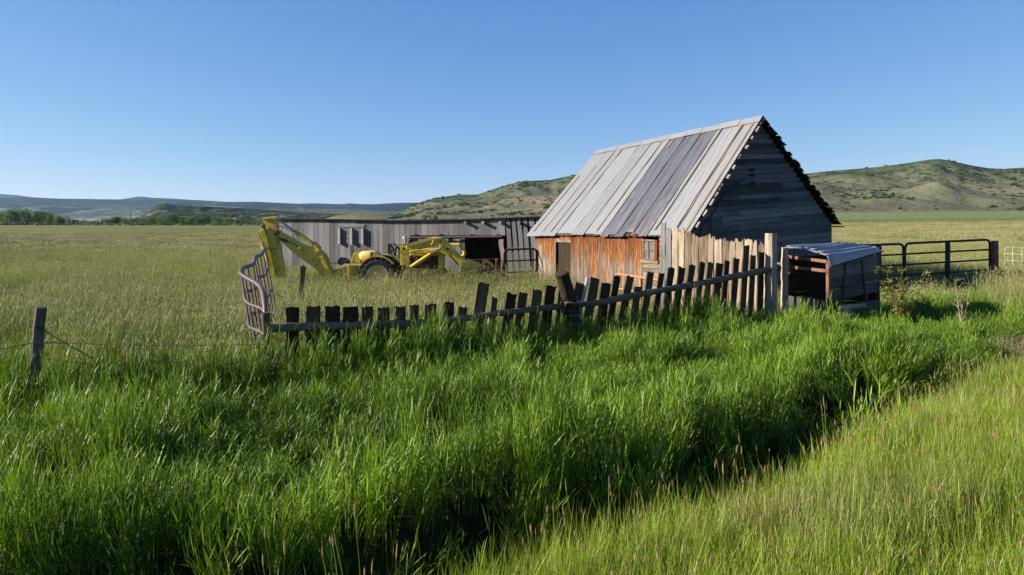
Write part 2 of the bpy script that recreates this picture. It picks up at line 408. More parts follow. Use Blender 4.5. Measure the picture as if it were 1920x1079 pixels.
M['hill_r'] = hill_mat('sage_hill', [(.3, (.08, .092, .048)), (.45, (.125, .13, .075)), (.58, (.165, .162, .10)), (.75, (.21, .195, .13))], 70,
                       shrub=(.042, .082, .028), streak=(.25, .21, .125), st=(.53, .60))
M['butte'] = hill_mat('butte_rock', [(.36, (.014, .024, .009)), (.48, (.03, .042, .016)), (.55, (.07, .07, .035)), (.60, (.30, .22, .17))], 50,
                      shrub=(.02, .036, .014), st=(.5, .6))
M['hill_mid'] = hill_mat('mid_hill', [(.3, (.055, .085, .035)), (.5, (.10, .13, .06)), (.7, (.16, .17, .09))], 300, shrub=(.035, .06, .025), st=(.56, .64))
M['hill_far'] = hill_mat('far_hill', [(.36, (.015, .035, .02)), (.46, (.05, .075, .045)), (.52, (.15, .16, .10)), (.62, (.36, .33, .24))], 900, shrub=(.004, .015, .012), st=(.485, .515))
M['dome'] = hill_mat('grassy_rise', [(.3, (.15, .14, .06)), (.5, (.20, .18, .08)), (.7, (.25, .22, .11))], 60)
skyR = [(-500, 430), (640, 428), (727, 407), (790, 380), (817, 372), (863, 365), (897, 365), (940, 350), (980, 340), (1030, 338), (1083, 327), (1150, 316), (1240, 322),
        (1350, 338), (1430, 334), (1510, 326), (1566, 320), (1631, 315), (1697, 307), (1741, 299.7), (1763, 298.6), (1784, 302), (1817, 309.5),
        (1850, 315.5), (1883, 317), (1920, 314.6), (2050, 306), (2400, 318)]
baseR = [(-500, 440), (640, 432), (740, 412), (900, 408), (1500, 400.5), (1920, 401), (2400, 401)]
HR = hill('green_hill', skyR, 660, 1250, baseR, M['hill_r'], rav=.16, rs=55, n=620, m=110, px0=640, seed=1)
hill('butte', [(-500, 440), (200, 430), (262, 408), (285, 392), (297, 384), (312, 381.5), (330, 384), (360, 386.5), (440, 390), (490, 393), (560, 398), (640, 402), (760, 410), (860, 425), (2400, 440)],
     1500, 2000, 424, M['butte'], rav=.22, rs=45, px0=180, px1=880, n=420, m=90, pw=.55, seed=2)
hill('grassy_rise', [(560, 424), (598, 414), (630, 404.5), (665, 402), (700, 404), (760, 411), (820, 418), (860, 424)], 700, 860, 424, M['dome'], rav=.02, rs=30, px0=560, px1=860, n=60, m=20, seed=3)
hill('middle_hills', [(-500, 425), (380, 410), (450, 396), (520, 390), (600, 392), (700, 395), (780, 399), (900, 400), (1300, 400)], 2300, 3800, [(-500, 430), (400, 423), (2400, 420)], M['hill_mid'], rav=.10, rs=300, px0=300, px1=1300, n=200, m=50, seed=4)
hill('far_hills', [(-500, 378), (-200, 368), (0, 372), (60, 371), (110, 373), (240, 374.5), (370, 375.5), (430, 379), (480, 378.5), (520, 380.5), (560, 382.5), (590, 381.5), (640, 383.5), (655, 381.5), (690, 384), (740, 381), (800, 380),
                   (1000, 376), (1500, 380), (2400, 372)], 4200, 7000, 421, M['hill_far'], rav=.20, rs=900, n=500, m=70, seed=5, px0=-900)
hill('distant_range', [(-900, 360), (-500, 366), (-100, 362), (0, 364), (30, 366), (60, 370), (100, 372.5), (225, 374.5), (245, 371), (262, 368.5), (285, 371), (330, 373), (365, 375.5), (385, 379), (420, 382), (900, 384), (2400, 380)],
     8800, 10500, 415, M['hill_far'], rav=.1, rs=900, n=260, m=20, seed=6, px0=-900, px1=1200)

# ------------------------------------------------------------------ barn
E1 = P(990, 441, 32.8); E2 = P(1289, 446, 21.8); R2 = P(1428, 223, 23.3); E3 = P(1571, 421, 25.3)
R1 = E1+(R2-E2)*1.0+Vector((.35, .1, -.02)); R1 = P(1117, 287, R1.y); E4 = R1+(E3-R2)
side = Vector((E2.x-E1.x, E2.y-E1.y, 0)).normalized(); gab = Vector((E3.x-E2.x, E3.y-E2.y, 0)).normalized()
nL = Vector((-gab.x, -gab.y, 0)); nG = Vector((side.x, side.y, 0))          # outward normals of side wall and gable
barn = empty('barn', (8, 27, gz(8, 27)), 'weathered wooden barn with orange stained plank wall and steep light metal roof', 'barn')
# wall corners under the roof
wl = 0.16
C1 = E1+gab*wl+side*.45; C2 = E2+gab*wl-side*.12; C3 = E3-gab*.22-side*.12; C4 = E4-gab*.22+side*.45
def roof_h(s):                                          # underside of the left slope at gable parameter
    return 0
# long wall: vertical planks
mb = MB(); L = (C2-C1).length; x = 0.; fk = 0
def wallP(u, z): q = lerp(C1, C2, u); return Vector((q.x, q.y, z))
def upx(px):                                            # wall parameter seen at pixel column
    q = hit(px, 480, C1, C2); return (Vector((q.x, q.y, 0))-Vector((C1.x, C1.y, 0))).dot(side)/Vector((C2.x-C1.x, C2.y-C1.y, 0)).length
uD0, uD1 = upx(1043.5), upx(1070); uW0, uW1 = upx(1206), upx(1236)
LL = Vector((C2.x-C1.x, C2.y-C1.y, 0)).length
u = 0.
while u < 1:
    w = random.uniform(.20, .33)/LL; u2 = min(u+w, 1)
    for lo, hi in ((uD0, uD1), (uW0, uW1)):
        if u < lo < u2 or abs(u2-lo) < .004: u2 = lo
    ztop = lerp(C1.z, C2.z, u)+.02
    if uD0-1e-4 <= u < uD1-1e-4: z0, z1 = P(1050, 453, 31.5).z, ztop; u2 = min(u2, uD1)
    elif uW0-1e-4 <= u < uW1+.2 and u >= uW0-1e-4: u = u2 = uW0; break
    else: z0, z1 = -.75, ztop
    c = wallP((u+u2)/2, 0); h = z1-z0
    mb.plank(Vector((c.x, c.y, z0)), Vector((c.x, c.y, z1)), side, (u2-u)*LL*random.uniform(.91, .97), .03, nL, nx=2, ny=10, jit=.008, rag=.02,
             t0=(-.1 if u > .2 else -.5)+random.uniform(-.15, .25), t1=1.02, c=random.random()*.8+.1)
    # dark gaps and the grey patch at the far left corner
    u = u2
for k_ in range(len(mb.t)):                              # the far end and the foot of the wall have weathered grey
    v = Vector(mb.v[k_]); uu = (v-C1).dot(side)/LL
    mb.t[k_] -= .55*max(0, 1-uu/.16)*(0 if v.z > 1.5 else 1)
# horizontal siding past the window
zz = -.75
while zz < C2.z+.05:
    hB = .155; z2 = zz+hB
    segs = [(uW0, 1.0)] if z2 < P(1215, 485, 24.5).z else [(uW1, 1.0)]
    for a, b in segs:
        q0 = wallP(a, zz+hB/2); q1 = wallP(b, zz+hB/2)
        mb.plank(q0, q1, (0, 0, 1), hB*.98, .025, nL, nx=2, ny=6, jit=.003, t0=.0 if zz < 1 else .7, t1=.0 if zz < 1 else .7)
    zz = z2
# other walls
for a, b, nn in ((C3, C4, -nL), (C4, C1, -nG)):
    ln = (Vector((b.x-a.x, b.y-a.y, 0))).length; u = 0
    while u < ln:
        q = lerp(a, b, (u+.15)/ln); mb.plank((q.x, q.y, -.6), (q.x, q.y, q.z), (b-a), .295, .03, nn, nx=1, ny=3, t0=-1, t1=-.5); u += .3
wall = mb.build('side_wall', M['barn_wood'], barn)
# gable: horizontal boards in the sagging frame
mb = MB(); G0 = Vector((C2.x, C2.y, 0)); Gv = C3-C2; GW = Vector((Gv.x, Gv.y, 0)).length; tilt = Gv.z
apx = R2-side*.12; sA = (Vector((apx.x, apx.y, 0))-G0).dot(gab)/GW; wA = apx.z-(C2.z+tilt*sA)
hgt = .172; w = -2.5; row = 0
while w < wA:
    w1 = min(w+hgt, wA); wm = (w+w1)/2
    if wm <= 0: s0, s1 = 0, 1
    else: s0 = sA*wm/wA; s1 = 1-(1-sA)*wm/wA
    cuts = [s0, s1]
    if s1-s0 > .5:
        for q in (.22+random.uniform(-.03, .03), .60+(.02 if row % 3 else -.28), ):
            if s0+.05 < q < s1-.05 and random.random() < .75: cuts.append(q)
    cuts.sort()
    for a, b in zip(cuts[:-1], cuts[1:]):
        qa = G0+gab*GW*a+Vector((0, 0, C2.z+tilt*a+wm)); qb = G0+gab*GW*b+Vector((0, 0, C2.z+tilt*b+wm+random.uniform(-.008, .008)))
        k0 = len(mb.v)
        mb.plank(qa, qb, (0, 0, 1), hgt*random.uniform(.93, 1.0), .022, nG, nx=3, ny=8, jit=.004, warp=.004, c=min(1.5, max(-.1, random.gauss(.5, .4))))
        for i in range(k0, len(mb.v)):                      # lapped: lower edge proud
            v = Vector(mb.v[i]); f = (v.z-(C2.z+tilt*(v-G0).dot(gab)/GW+w))/hgt; mb.v[i] = tuple(v+nG*(.02*(1-f)))
    w = w1; row += 1
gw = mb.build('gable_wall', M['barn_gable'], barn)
mb = MB()                                                # back gable
ap2 = R1+side*.45; G1 = Vector((C1.x, C1.y, 0)); sA2 = (Vector((ap2.x, ap2.y, 0))-G1).dot(gab)/GW; wA2 = ap2.z-.12-(C1.z+tilt*sA2)
w = -2.4
while w < wA2-.1:
    wm = w+.2; s0, s1 = (0, 1) if wm <= 0 else (sA2*wm/wA2, 1-(1-sA2)*wm/wA2)
    qa = C1+gab*GW*s0+Vector((0, 0, wm-.1+tilt*s0)); qb = C1+gab*GW*s1+Vector((0, 0, wm-.1+tilt*s1))
    if (qb-qa).length > .1: mb.plank(qa, qb, (0, 0, 1), .195, .03, -nG, nx=1, ny=2)
    w += .2
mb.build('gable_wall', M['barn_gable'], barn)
# door: dark recessed plank door with frame
dz = P(1050, 453, 31.5).z; mb = MB(); nD = 4
for i in range(nD):
    c = wallP(lerp(uD0, uD1, (i+.5)/nD), 0)-nL*.09
    mb.plank((c.x, c.y, -.75), (c.x, c.y, dz+.02), side, (uD1-uD0)*LL/nD*.97, .03, nL, nx=2, ny=8, t0=.35, t1=.25, c=.05+.1*random.random())
door = mb.build('door', M['picket'], barn)
mb = MB()
for uu, ww in ((uD0-.004, .09), ):
    c = wallP(uu, 0)+nL*.035; mb.plank((c.x, c.y, -.7), (c.x, c.y, dz+.1), side, ww, .03, nL, ny=5, c=.6, t0=-1, t1=-.3)
mb.build('door_frame', M['barn_wood'], barn)
# window
wz1 = P(1222, 449, 24.7).z; wz0 = P(1222, 486, 24.6).z
wf = MB(); uc = (uW0+uW1)/2
def wseg(u0, z0, u1, z1, wd, w_, off, th=.03, mb_=None, **k):
    a = wallP(u0, z0)+nL*off; b = wallP(u1, z1)+nL*off; (mb_ or wf).plank(a, b, wd, w_, th, nL, nx=1, ny=4, jit=.002, **k)
wU1 = upx(1228)
for uu in (uW0+.004, wU1, (uW0+wU1)/2): wseg(uu, wz0, uu, wz1, side, .05 if uu != (uW0+wU1)/2 else .03, .02, c=.5, t0=-1, t1=-.8)
for z_ in (wz0+.02, wz1-.02, (wz0+wz1)/2): wseg(uW0, z_, wU1, z_, (0, 0, 1), .05 if z_ != (wz0+wz1)/2 else .03, .024, c=.5, t0=-1, t1=-1)
win = wf.build('window', M['barn_wood'], barn)
mb = MB(); a = wallP(uW0, wz0)-nL*.0; b = wallP(wU1, wz0)-nL*.0
mb.prism([a, b, Vector((b.x, b.y, wz1)), Vector((a.x, a.y, wz1))], -nL*.008); mb.build('pane', M['glass'], win)
mb = MB(); wseg((wU1+uW1)/2, wz0-.1, (wU1+uW1)/2, wz1, side, .12, .03, mb_=mb, c=.6, t0=.9, t1=1); mb.build('window_jamb', M['barn_wood'], win)
mb = MB(); wseg(uW0-.01, wz0-.06, uW1, wz0-.06, (0, 0, 1), .10, .04, .05, mb_=mb, c=.45, t0=-.6, t1=-.6); mb.build('sill', M['barn_wood'], win)

# roof: sheets with crimps
def roofP(u, v, off=0.):                                 # u along the eave E1->E2, v up the slope
    e = lerp(E1, E2, u); r = lerp(R1, R2, u); p = lerp(e, r, v)
    return p+NR*off
NR = (R1-E1).cross(E2-E1).normalized()
if NR.z < 0: NR = -NR
roof = None
def ueave(px):
    q = hit(px, 445, E1, E2); return (q.x-E1.x)/(E2.x-E1.x)
mb = MB(); sheets = [(990, 1014, .85), (1014, 1042, .80), (1042, 1072, .92), (1072, 1094, .72), (1094, 1115, .88), (1115, 1127, .95), (1127, 1141, .12), (1141, 1155, .22), (1155, 1169, .05), (1169, 1184, .18),
        (1184, 1199, .10), (1199, 1213, .25), (1213, 1237, .85), (1237, 1262, .93), (1262, 1289, .88)]
for si, (a, b, tn) in enumerate(sheets):
    u0, u1 = ueave(a), ueave(b); wd = (u1-u0)*(E2-E1).length; nr = max(2, round(wd/.17)); N = nr*4
    drop = random.uniform(-.012, .012)+(.02 if si in (4, 9) else 0); off0 = .012*(si % 2); rip = random.random()
    vs = []; fs = []; g = []; t = []; V = 12; ox = si*3.1
    for j in range(V+1):
        v = drop+(1.0-drop)*j/V
        for i in range(N+1):
            uu = lerp(u0, u1+.003, i/N); cr = .018 if i % 4 == 0 else 0
            dd = drop*(1 if j == 0 else 0)+random.uniform(-.002, .002)*(j == 0)
            wob = .012*math.sin(j*1.3+si)*math.sin(i*.8)
            vs.append(roofP(uu, v+dd, .03+off0+cr+wob)); g.append((uu*12+ox, si, v*5)); t.append((.75 if .05 < tn < .3 else .1)*(1-.5*j/V) if tn < .5 else (.55 if si in (3, 4) else 0))
    for j in range(V):
        for i in range(N):
            q = j*(N+1)+i; fs.append((q, q+1, q+N+2, q+N+1))
    mb.add(vs, fs, g, tn, t)
roof = mb.build('roof', M['roof'], barn); sd = roof.modifiers.new('sheet', 'SOLIDIFY'); sd.thickness = .006; sd.offset = -1
mb = MB()                                                # deck boards and the far slope
for u0 in np.arange(0, .965, .03):
    mb.plank(roofP(u0+.015, -.005, -.01), roofP(u0+.015, 1, -.01), side, .03*(E2-E1).length*.97, .02, NR, nx=1, ny=2, rag0=.1)
mb.build('roof_deck', M['picket'], barn)
NB = (E3-R2).cross(R1-R2).normalized(); NB = -NB if NB.z < 0 else NB
mb = MB()
for k in range(22):
    a = lerp(R2, E3, (k+.5)/22)+NB*.03; b = lerp(R1, E4, (k+.5)/22)+NB*.03
    mb.plank(b, a+side*.05, (E3-R2), (E3-R2).length/22*1.02, .03, NB, nx=1, ny=10, rag=.12, c=.1+.3*random.random())
mb.build('roof_slope', M['picket'], barn)
# jagged shingle butts along the dark rake
mb = MB()
for k in range(46):
    t = (k+random.random()*.6)/46
    a = lerp(R2, E3, t)+NB*(.05+random.random()*.04)-side*.3; ln = random.uniform(.10, .22)
    mb.plank(a, a+side*random.uniform(.30, .46), (E3-R2), ln, random.uniform(.025, .05), NB, nx=2, ny=2, jit=.02, rag=.06, c=random.random()*.3)
e = E3+(E3-R2).normalized()*.18; mb.plank(e-side*.6+Vector((0, 0, .05)), e+side*.1+Vector((0, 0, .03)), gab, .22, .04, NB, rag=.1, c=.1)
mb.build('shingle_edge', M['picket'], roof)
# ridge cap
mb = MB()
for k in range(11):
    u0, u1 = k/11, (k+1)/11+.006
    a, b = lerp(R1, R2, u0)+Vector((0, 0, .115+.015*(k % 2))), lerp(R1, R2, u1)+Vector((0, 0, .115+.015*(k % 2)))
    dl = (lerp(E1, E2, u0)-lerp(R1, R2, u0)).normalized()*.30; dr = (E3-R2).normalized()*.24
    for q0, q1, dd in ((a, b, dl), (a, b, dr)): mb.add([q0, q1, q1+dd, q0+dd], [(0, 1, 2, 3)], [(u0*10, 0, 0), (u1*10, 0, 0), (u1*10, 1, 0), (u0*10, 1, 0)], .78+.15*random.random(), .1)
rc = mb.build('ridge_cap', M['roof'], roof); sd = rc.modifiers.new('sheet', 'SOLIDIFY'); sd.thickness = .006
# battens laid on the roof
for px, v0, v1 in ((998, .03, .70), (1016, .03, .80), (1030, .03, .985), (1115, .04, .985), (1222, .05, .985), (1259, -.01, .985), (1281, -.01, .985)):
    mb = MB(); u0 = ueave(px); o_ = .065
    mb.plank(roofP(u0, v0, o_), roofP(u0+random.uniform(-.002, .002), v1, o_), side, .085, .035, NR, nx=2, ny=14, jit=.008, c=.4+.3*random.random(), rag=.03, rag0=.03)
    mb.build('batten', M['lath'], roof)
for px, v0, v1 in ((1043, .88, .985), (1137, .86, .985), (1213, .05, .13)):
    mb = MB(); u0 = ueave(px); mb.plank(roofP(u0, v0, .065), roofP(u0, v1, .065), side, .08, .03, NR, nx=2, ny=4, jit=.01, c=.5, rag=.05); mb.build('batten', M['lath'], roof)
# verge board and lath ends along the sunlit rake
mb = MB(); mb.plank(roofP(.985, .0, -.06), roofP(.997, .99, -.05), side, .03, .05, NR, nx=2, ny=20, jit=.006, c=.5); mb.build('verge_board', M['lath'], roof)
k = 0; v = .01
while v < .99:
    mb = MB(); ln = random.uniform(.10, .26); a = roofP(.985, v, -.03)
    mb.plank(a, a+side*random.uniform(.26, .40), (R2-E2), ln, .06, NR, nx=2, ny=3, jit=.012, rag=.04, c=.6+.4*random.random()); mb.build('lath_end', M['lath'], roof)
    v += random.uniform(.055, .10)
# power cable and insulators on the gable
def gP(px, py, off=.05):
    q = hit(px, py, C2, C3); return q+nG*off
mb = MB(); mb.tube([gP(*q) for q in ((1394, 335), (1376, 349), (1356, 366), (1347, 378), (1337, 399), (1326, 411), (1312, 428), (1311, 444), (1312, 470))], .022, 6); 
mb.tube([gP(*q) for q in ((1330, 410), (1331, 425), (1332, 460))], .015, 5)
cab = mb.build('power_cable', M['black'], barn)
for q in ((1405, 319), (1406, 329), (1407, 344)):
    mb = MB(); p = gP(*q, .02); mb.tube([p, p+nG*.1, p+nG*.12, p+nG*.2], [.03, .03, .06, .05], 8); mb.build('insulator', M['black'], barn)
# ------------------------------------------------------------------ picket fence in front
FA = Vector((P(492, 600, 9.5).x, 9.5, 0)); FB = Vector((P(1458, 500, 16.0).x, 16.0, 0))
fdir = (FB-FA).normalized(); fn = Vector((fdir.y, -fdir.x, 0))
def fP(px, py, off=0.):
    return hit(px, py, FA+fn*off, FB+fn*off)
fence = empty('picket_fence', (FA.x, FA.y, gz(FA.x, FA.y)), 'dark shaded picket fence with log rail and leaning boards in the tall grass', 'fence')
PK = [(535.6, 560.6, 573.5, 0), (572.7, 600.8, 572.5, 0), (608.5, 637.7, 572.5, 0), (642.5, 672, 574.6, 0), (677, 698.7, 572.5, 0), (706.5, 730.4, 573.5, 0), (738.7, 760.6, 572.5, 0), (768, 785.6, 571, 0),
      (796, 818, 568, 0), (832, 851, 565.5, .06), (860, 877, 575, .2), (896, 918, 530, .2), (922, 933.6, 556, .15), (950, 969, 548.4, .2), (973, 990, 547.5, .2), (998, 1017, 542.8, .2), (1024, 1042.6, 535, .2),
      (1048, 1056, 537, .15), (1079, 1095, 530, .25), (1107, 1124.6, 521, .25), (1128, 1146, 529, .2), (1151.5, 1163.7, 516, .22), (1175, 1189, 517, .3), (1189, 1203, 536, .2), (1213.6, 1226.5, 509, .25),
      (1236, 1246, 511.6, .25), (1253, 1265, 501, .22), (1273, 1284.5, 500, .22), (1292, 1304, 496, .22), (1312.6, 1322.5, 490.6, .2), (1327, 1338, 491, .2), (1343, 1356, 493, .18), (1359, 1368, 487, .15),
      (1375, 1386, 483.5, .12), (1394, 1405, 459, .1), (1406.6, 1417, 478, .08), (1422, 1433, 472, .05)]
for a, b, yt, ln in PK:
    tp = fP((a+b)/2, yt, -.06); wd = (fP(b, yt, -.06)-fP(a, yt, -.06)).length*.97; g0 = gz(tp.x, tp.y)-.12; h = tp.z-g0
    bt = tp-fdir*h*ln*.9+Vector((0, 0, -h)); bt = bt+fn*random.uniform(-.02, .02)
    mb = MB(); mb.plank(bt, tp, fdir, wd, .026, fn, nx=4, ny=10, jit=.007, rag=.035, warp=.012, c=random.random() if a != 1394 and a != 896 else 1.)
    mb.build('picket', M['picket'], fence)
mb = MB(); p = fP(1102, 521, .03); mb.tube([p, fP(1093, 560, .0), fP(1086, 600, -.0)], .035, 7, jit=.1); mb.build('picket', M['grey_wood'], fence)
for pts, r0, r1 in (([(501, 617), (560, 613), (640, 611), (730, 608), (820, 603.5), (880, 596), (950, 586), (1010, 579), (1062, 573)], .060, .055),
                    ([(1070, 572), (1120, 568), (1180, 556), (1250, 543), (1300, 534), (1340, 526.5), (1400, 514), (1460, 502)], .055, .075)):
    pp = smooth_path([fP(x, y, .05) for x, y in pts], 4); mb = MB()
    mb.tube(pp, [lerp(r0, r1, i/len(pp))*(1+random.uniform(-.1, .1)) for i in range(len(pp))], 12, jit=.07); mb.build('rail', M['rail'], fence, smooth=True)
def post(name, parent, top, bot, r0, r1, mat, n=12, jit=.05):
    mb = MB(); k = 9; pts = [lerp(Vector(bot), Vector(top), i/k)+Vector((random.uniform(-1, 1), random.uniform(-1, 1), 0))*.006 for i in range(k+1)]
    mb.tube(pts, [lerp(r0, r1, i/k) for i in range(k+1)], n, jit=jit); return mb.build(name, mat, parent, smooth=False)
pb = fP(509, 668, .06); pt = fP(497.5, 586, .06); post('post', fence, pt, pb+Vector((0, 0, -.35)), .065, .055, M['rail'])
# corner post of a horizontal log lashed on the top of the corner
# leaning middle post wrapped in wire
pt = fP(1053, 512, .25); pm = fP(1070, 580, .14); pb2 = fP(1084, 655, .1)
mb = MB(); path = smooth_path([pt, lerp(pt, pm, .5)+Vector((.02, 0, 0)), pm, lerp(pm, pb2, .5), pb2+Vector((.03, 0, -.3))], 4)
mb.tube(path, [.125-.01*math.sin(i) for i in range(len(path))], 12, jit=.08); lp = mb.build('post', M['picket'], fence); tag(lp, 'dark post leaning left with iron bands')
for q in (.42, .52, .62, .74, .84):
    i = int(q*(len(path)-1)); a = path[i]; d = (path[i+1]-path[i-1]).normalized(); mb = MB(); u = d.orthogonal().normalized(); v = d.cross(u)
    mb.tube([a+(u*math.cos(t)+v*math.sin(t))*.15+d*.03*math.sin(3*t) for t in np.linspace(0, 2*math.pi, 14)], .026, 6, jit=.15); mb.build('lashing', M['rail'], lp)
pt = fP(1446, 438, .02); pb3 = Vector((pt.x-.04, pt.y, gz(pt.x, pt.y)-.1)); 
post('post', fence, pt, pb3, .155, .135, M['pale_picket'], 10, .05)

# ------------------------------------------------------------------ tall sunlit fence
TA = Vector((P(1240, 430, 18.9).x, 18.9, 0)); TB = Vector((P(1462, 450, 16.55).x, 16.55, 0)); tdir = (TB-TA).normalized(); tn = Vector((tdir.y, -tdir.x, 0))
tf = empty('board_fence', (TA.x, TA.y, gz(TA.x, TA.y)), 'tall fence of pale sunlit upright boards with ragged tops in front of the barn', 'fence')
TK = [(300, 345, 95), (348, 400, 150), (412, 465, 135), (470, 522, 148), (530, 588, 172), (595, 657, 195), (662, 740, 200), (745, 800, 198), (808, 878, 225), (885, 945, 230), (950, 1008, 248), (1010, 1080, 240), (1095, 1165, 232),
      (1170, 1215, 262), (1225, 1280, 275)]
for i, (a, b, y) in enumerate(TK):
    a = 1180+a/5.053; b = 1180+b/5.053; y = 400+y/5.053; tp = hit((a+b)/2, y, TA, TB); wd = (hit(b, y, TA, TB)-hit(a, y, TA, TB)).length
    bt = Vector((tp.x, tp.y, gz(tp.x, tp.y)-.1))-tdir*.02
    mb = MB(); mb.plank(bt, tp+Vector((0, 0, .03)), tdir, wd*.98, .04, tn, nx=5, ny=12, jit=.012, rag=.16 if i > 1 else .09, warp=.01, c=.15 if i < 2 else random.random())
    mb.build('board', M['picket'] if i == 1 and 0 else (M['grey_wood'] if i < 2 else M['pale_picket']), tf)
for z in (.35, 1.5):
    mb = MB(); a = TA-tn*.06; b = TB-tn*.06; mb.plank((a.x, a.y, z+.1), (b.x, b.y, z), (0, 0, 1), .12, .05, tn, ny=8); mb.build('rail', M['grey_wood'], tf)
a = P(1472, 463, 16.1); mb = MB(); mb.plank((a.x-.03, a.y, gz(a.x, a.y)-.1), a, (1, .2, 0), .15, .05, nx=4, ny=12, jit=.015, rag=.05, c=.9); 
o = mb.build('fence_board', M['pale_picket']); tag(o, 'pale split board standing upright between the thick fence post and the tin roofed crate', 'board')

# ------------------------------------------------------------------ long shed behind the machine
SA = Vector((P(508, 420, 38.0).x, 38.0, 0)); SB = Vector((P(1030, 420, 33.2).x, 33.2, 0)); sdir = (SB-SA).normalized(); sn = Vector((sdir.y, -sdir.x, 0))
sA_, sB_ = SA, SB
def sP(px, py, off=0.): return hit(px, py, SA, SB)+sn*off
shed = empty('shed', (P(760, 500, 35).x, 35, -.3), 'long low shed of grey upright planks behind the yellow digging machine', 'shed')
mb = MB(); px = 510.
def topy(px): return float(np.interp(px, [510, 745, 900, 1010, 1030], [412.5, 414.5, 413, 409, 408.5]))
while px < 1028:
    w = random.uniform(9, 11.4) if px < 920 else random.uniform(10, 14)
    xm = px+w/2; g0 = gz(sP(xm, 480).x, sP(xm, 480).y)-.2
    tp = sP(xm, topy(xm)); wd = (sP(px+w, 450)-sP(px, 450)).length
    c = random.uniform(.3, .95); lean = 0
    if xm < 942 and xm > 764:
        bt = sP(xm, 442); mb.plank(bt, tp, sdir, wd*.96, .03, sn, nx=2, ny=5, jit=.006, c=c, rag0=.02)
    elif xm >= 942:                                       # bowed leaning end boards
        lean = random.uniform(6, 9); bt = sP(xm+lean*1.6, 440+60); bt = Vector((bt.x, bt.y, g0))+sn*.35
        q = MB(); mid = lerp(bt, tp, .5)+sn*.12
        mb.plank(bt, tp, sdir, wd*.72, .03, sn, nx=2, ny=8, jit=.008, c=c, warp=.06)
    else: mb.plank((tp.x, tp.y, g0), tp, sdir, wd*random.uniform(.93, .985), .03, sn, nx=2, ny=8, jit=.006, c=c, warp=.01)
    px += w
mb.plank(sP(866, 446, -.1), sP(866, 500, -.1), sdir, .25, .03, sn)
px = 768.
while px < 862:                                           # sliding door leaves under the track
    mb.plank(sP(px+5, 512, -.15), sP(px+5, 446, -.15), sdir, .29, .03, sn, nx=2, ny=5, c=.3+.4*random.random()); px += 10.6
# right part: inner wall behind leaning boards
for i in range(12):
    q = sP(948+i*7.4, 445, -.5); mb.plank((q.x, q.y, -.5), (q.x, q.y, 2.5), sdir, .2, .03, sn, c=.1)
mb.build('front_wall', M['shed_wood'], shed)
mb = MB(); bk = -sn*6.0
for a, b in ((SA-sn*.05, SA+bk), (SB-sn*.05, SB+bk), (SA+bk, SB+bk)):
    ln = (b-a).length; n = int(ln/.3)
    for i in range(n):
        q = lerp(a, b, (i+.5)/n); mb.plank((q.x, q.y, -.6), (q.x, q.y, 2.3+(.35 if False else 0)), (b-a), ln/n*1.0, .03, nx=1, ny=2, c=.4)
mb.build('outer_wall', M['grey_wood'], shed)
mb = MB(); n = 420; LS = (SB-SA).length; vs = []; fs = []
for i in range(n+1):
    t = i/n; q = lerp(SA-sdir*.2, SB+sdir*.1, t); px_ = CXP+q.x/q.y*FPX; zt = P(0, topy(px_), q.y).z+.05+.012*math.sin(i*1.6)*2+.02*math.sin(t*9)
    a = q+sn*.18; b = q+bk*1.03; vs += [(a.x, a.y, zt), (b.x, b.y, 2.34+.024*math.sin(i*1.6))]
    if i: k = 2*i; fs.append((k-2, k, k+1, k-1))
mb.add(vs, fs, None, .1, .3); r_ = mb.build('roof', M['dark_rust'], shed); s_ = r_.modifiers.new('s', 'SOLIDIFY'); s_.thickness = .02
for px_ in (875, 908, 940, 975):
    mb = MB(); a = sP(px_, 418, .25); mb.tube([a-sn*1.2, a], .085, 8, jit=.1); mb.build('rafter_end', M['grey_wood'], shed)
mb = MB(); mb.tube([sP(768, 446, .09), sP(850, 445, .09), sP(942, 444, .09)], .055, 8)
for q in (780, 828, 885, 934): mb.box(tuple(sP(q, 444.5, .05)-Vector((.05, .05, .07))), tuple(sP(q, 443, .05)+Vector((.05, .05, .1))))
mb.build('door_track', M['dark_rust'], shed)
mb = MB(); mb.tube([sP(760, 463, .2), sP(759.5, 449, .2), sP(763, 444.5, .2)], .09, 8, jit=.1); mb.build('vent_pipe', M['tin'], shed)
mb = MB(); mb.plank(sP(945, 500, .1), sP(941, 449, .1), sdir, .22, .08, sn, jit=.03, c=.9); mb.build('door_post', M['lath'], shed)
# window box with projecting boards
win = MB(); 
for q in (638.5, 661, 682): win.plank(sP(q, 458, .09), sP(q, 428.5, .09), sn, .18, .12, sdir, c=.9, nx=2, ny=5)
win.plank(sP(635, 424, .04), sP(684, 424, .04), (0, 0, 1), .16, .03, sn, c=.3)
wo_ = win.build('window', M['grey_wood'], shed)
mb = MB()
for i in range(3): mb.plank(sP(640, 433+i*9.6, .035), sP(681, 433+i*9.6, .035), (0, 0, 1), .25, .02, sn, c=.5)
mb.build('window_boards', M['shed_wood'], wo_)
mb = MB(); mb.plank(sP(662, 490, .02), sP(660, 460, .02), sdir, .22, .01, sn, c=.05); mb.build('painted_gap_shade', M['black'], shed)  # black strip on the wall face paints the darkness of a board gap

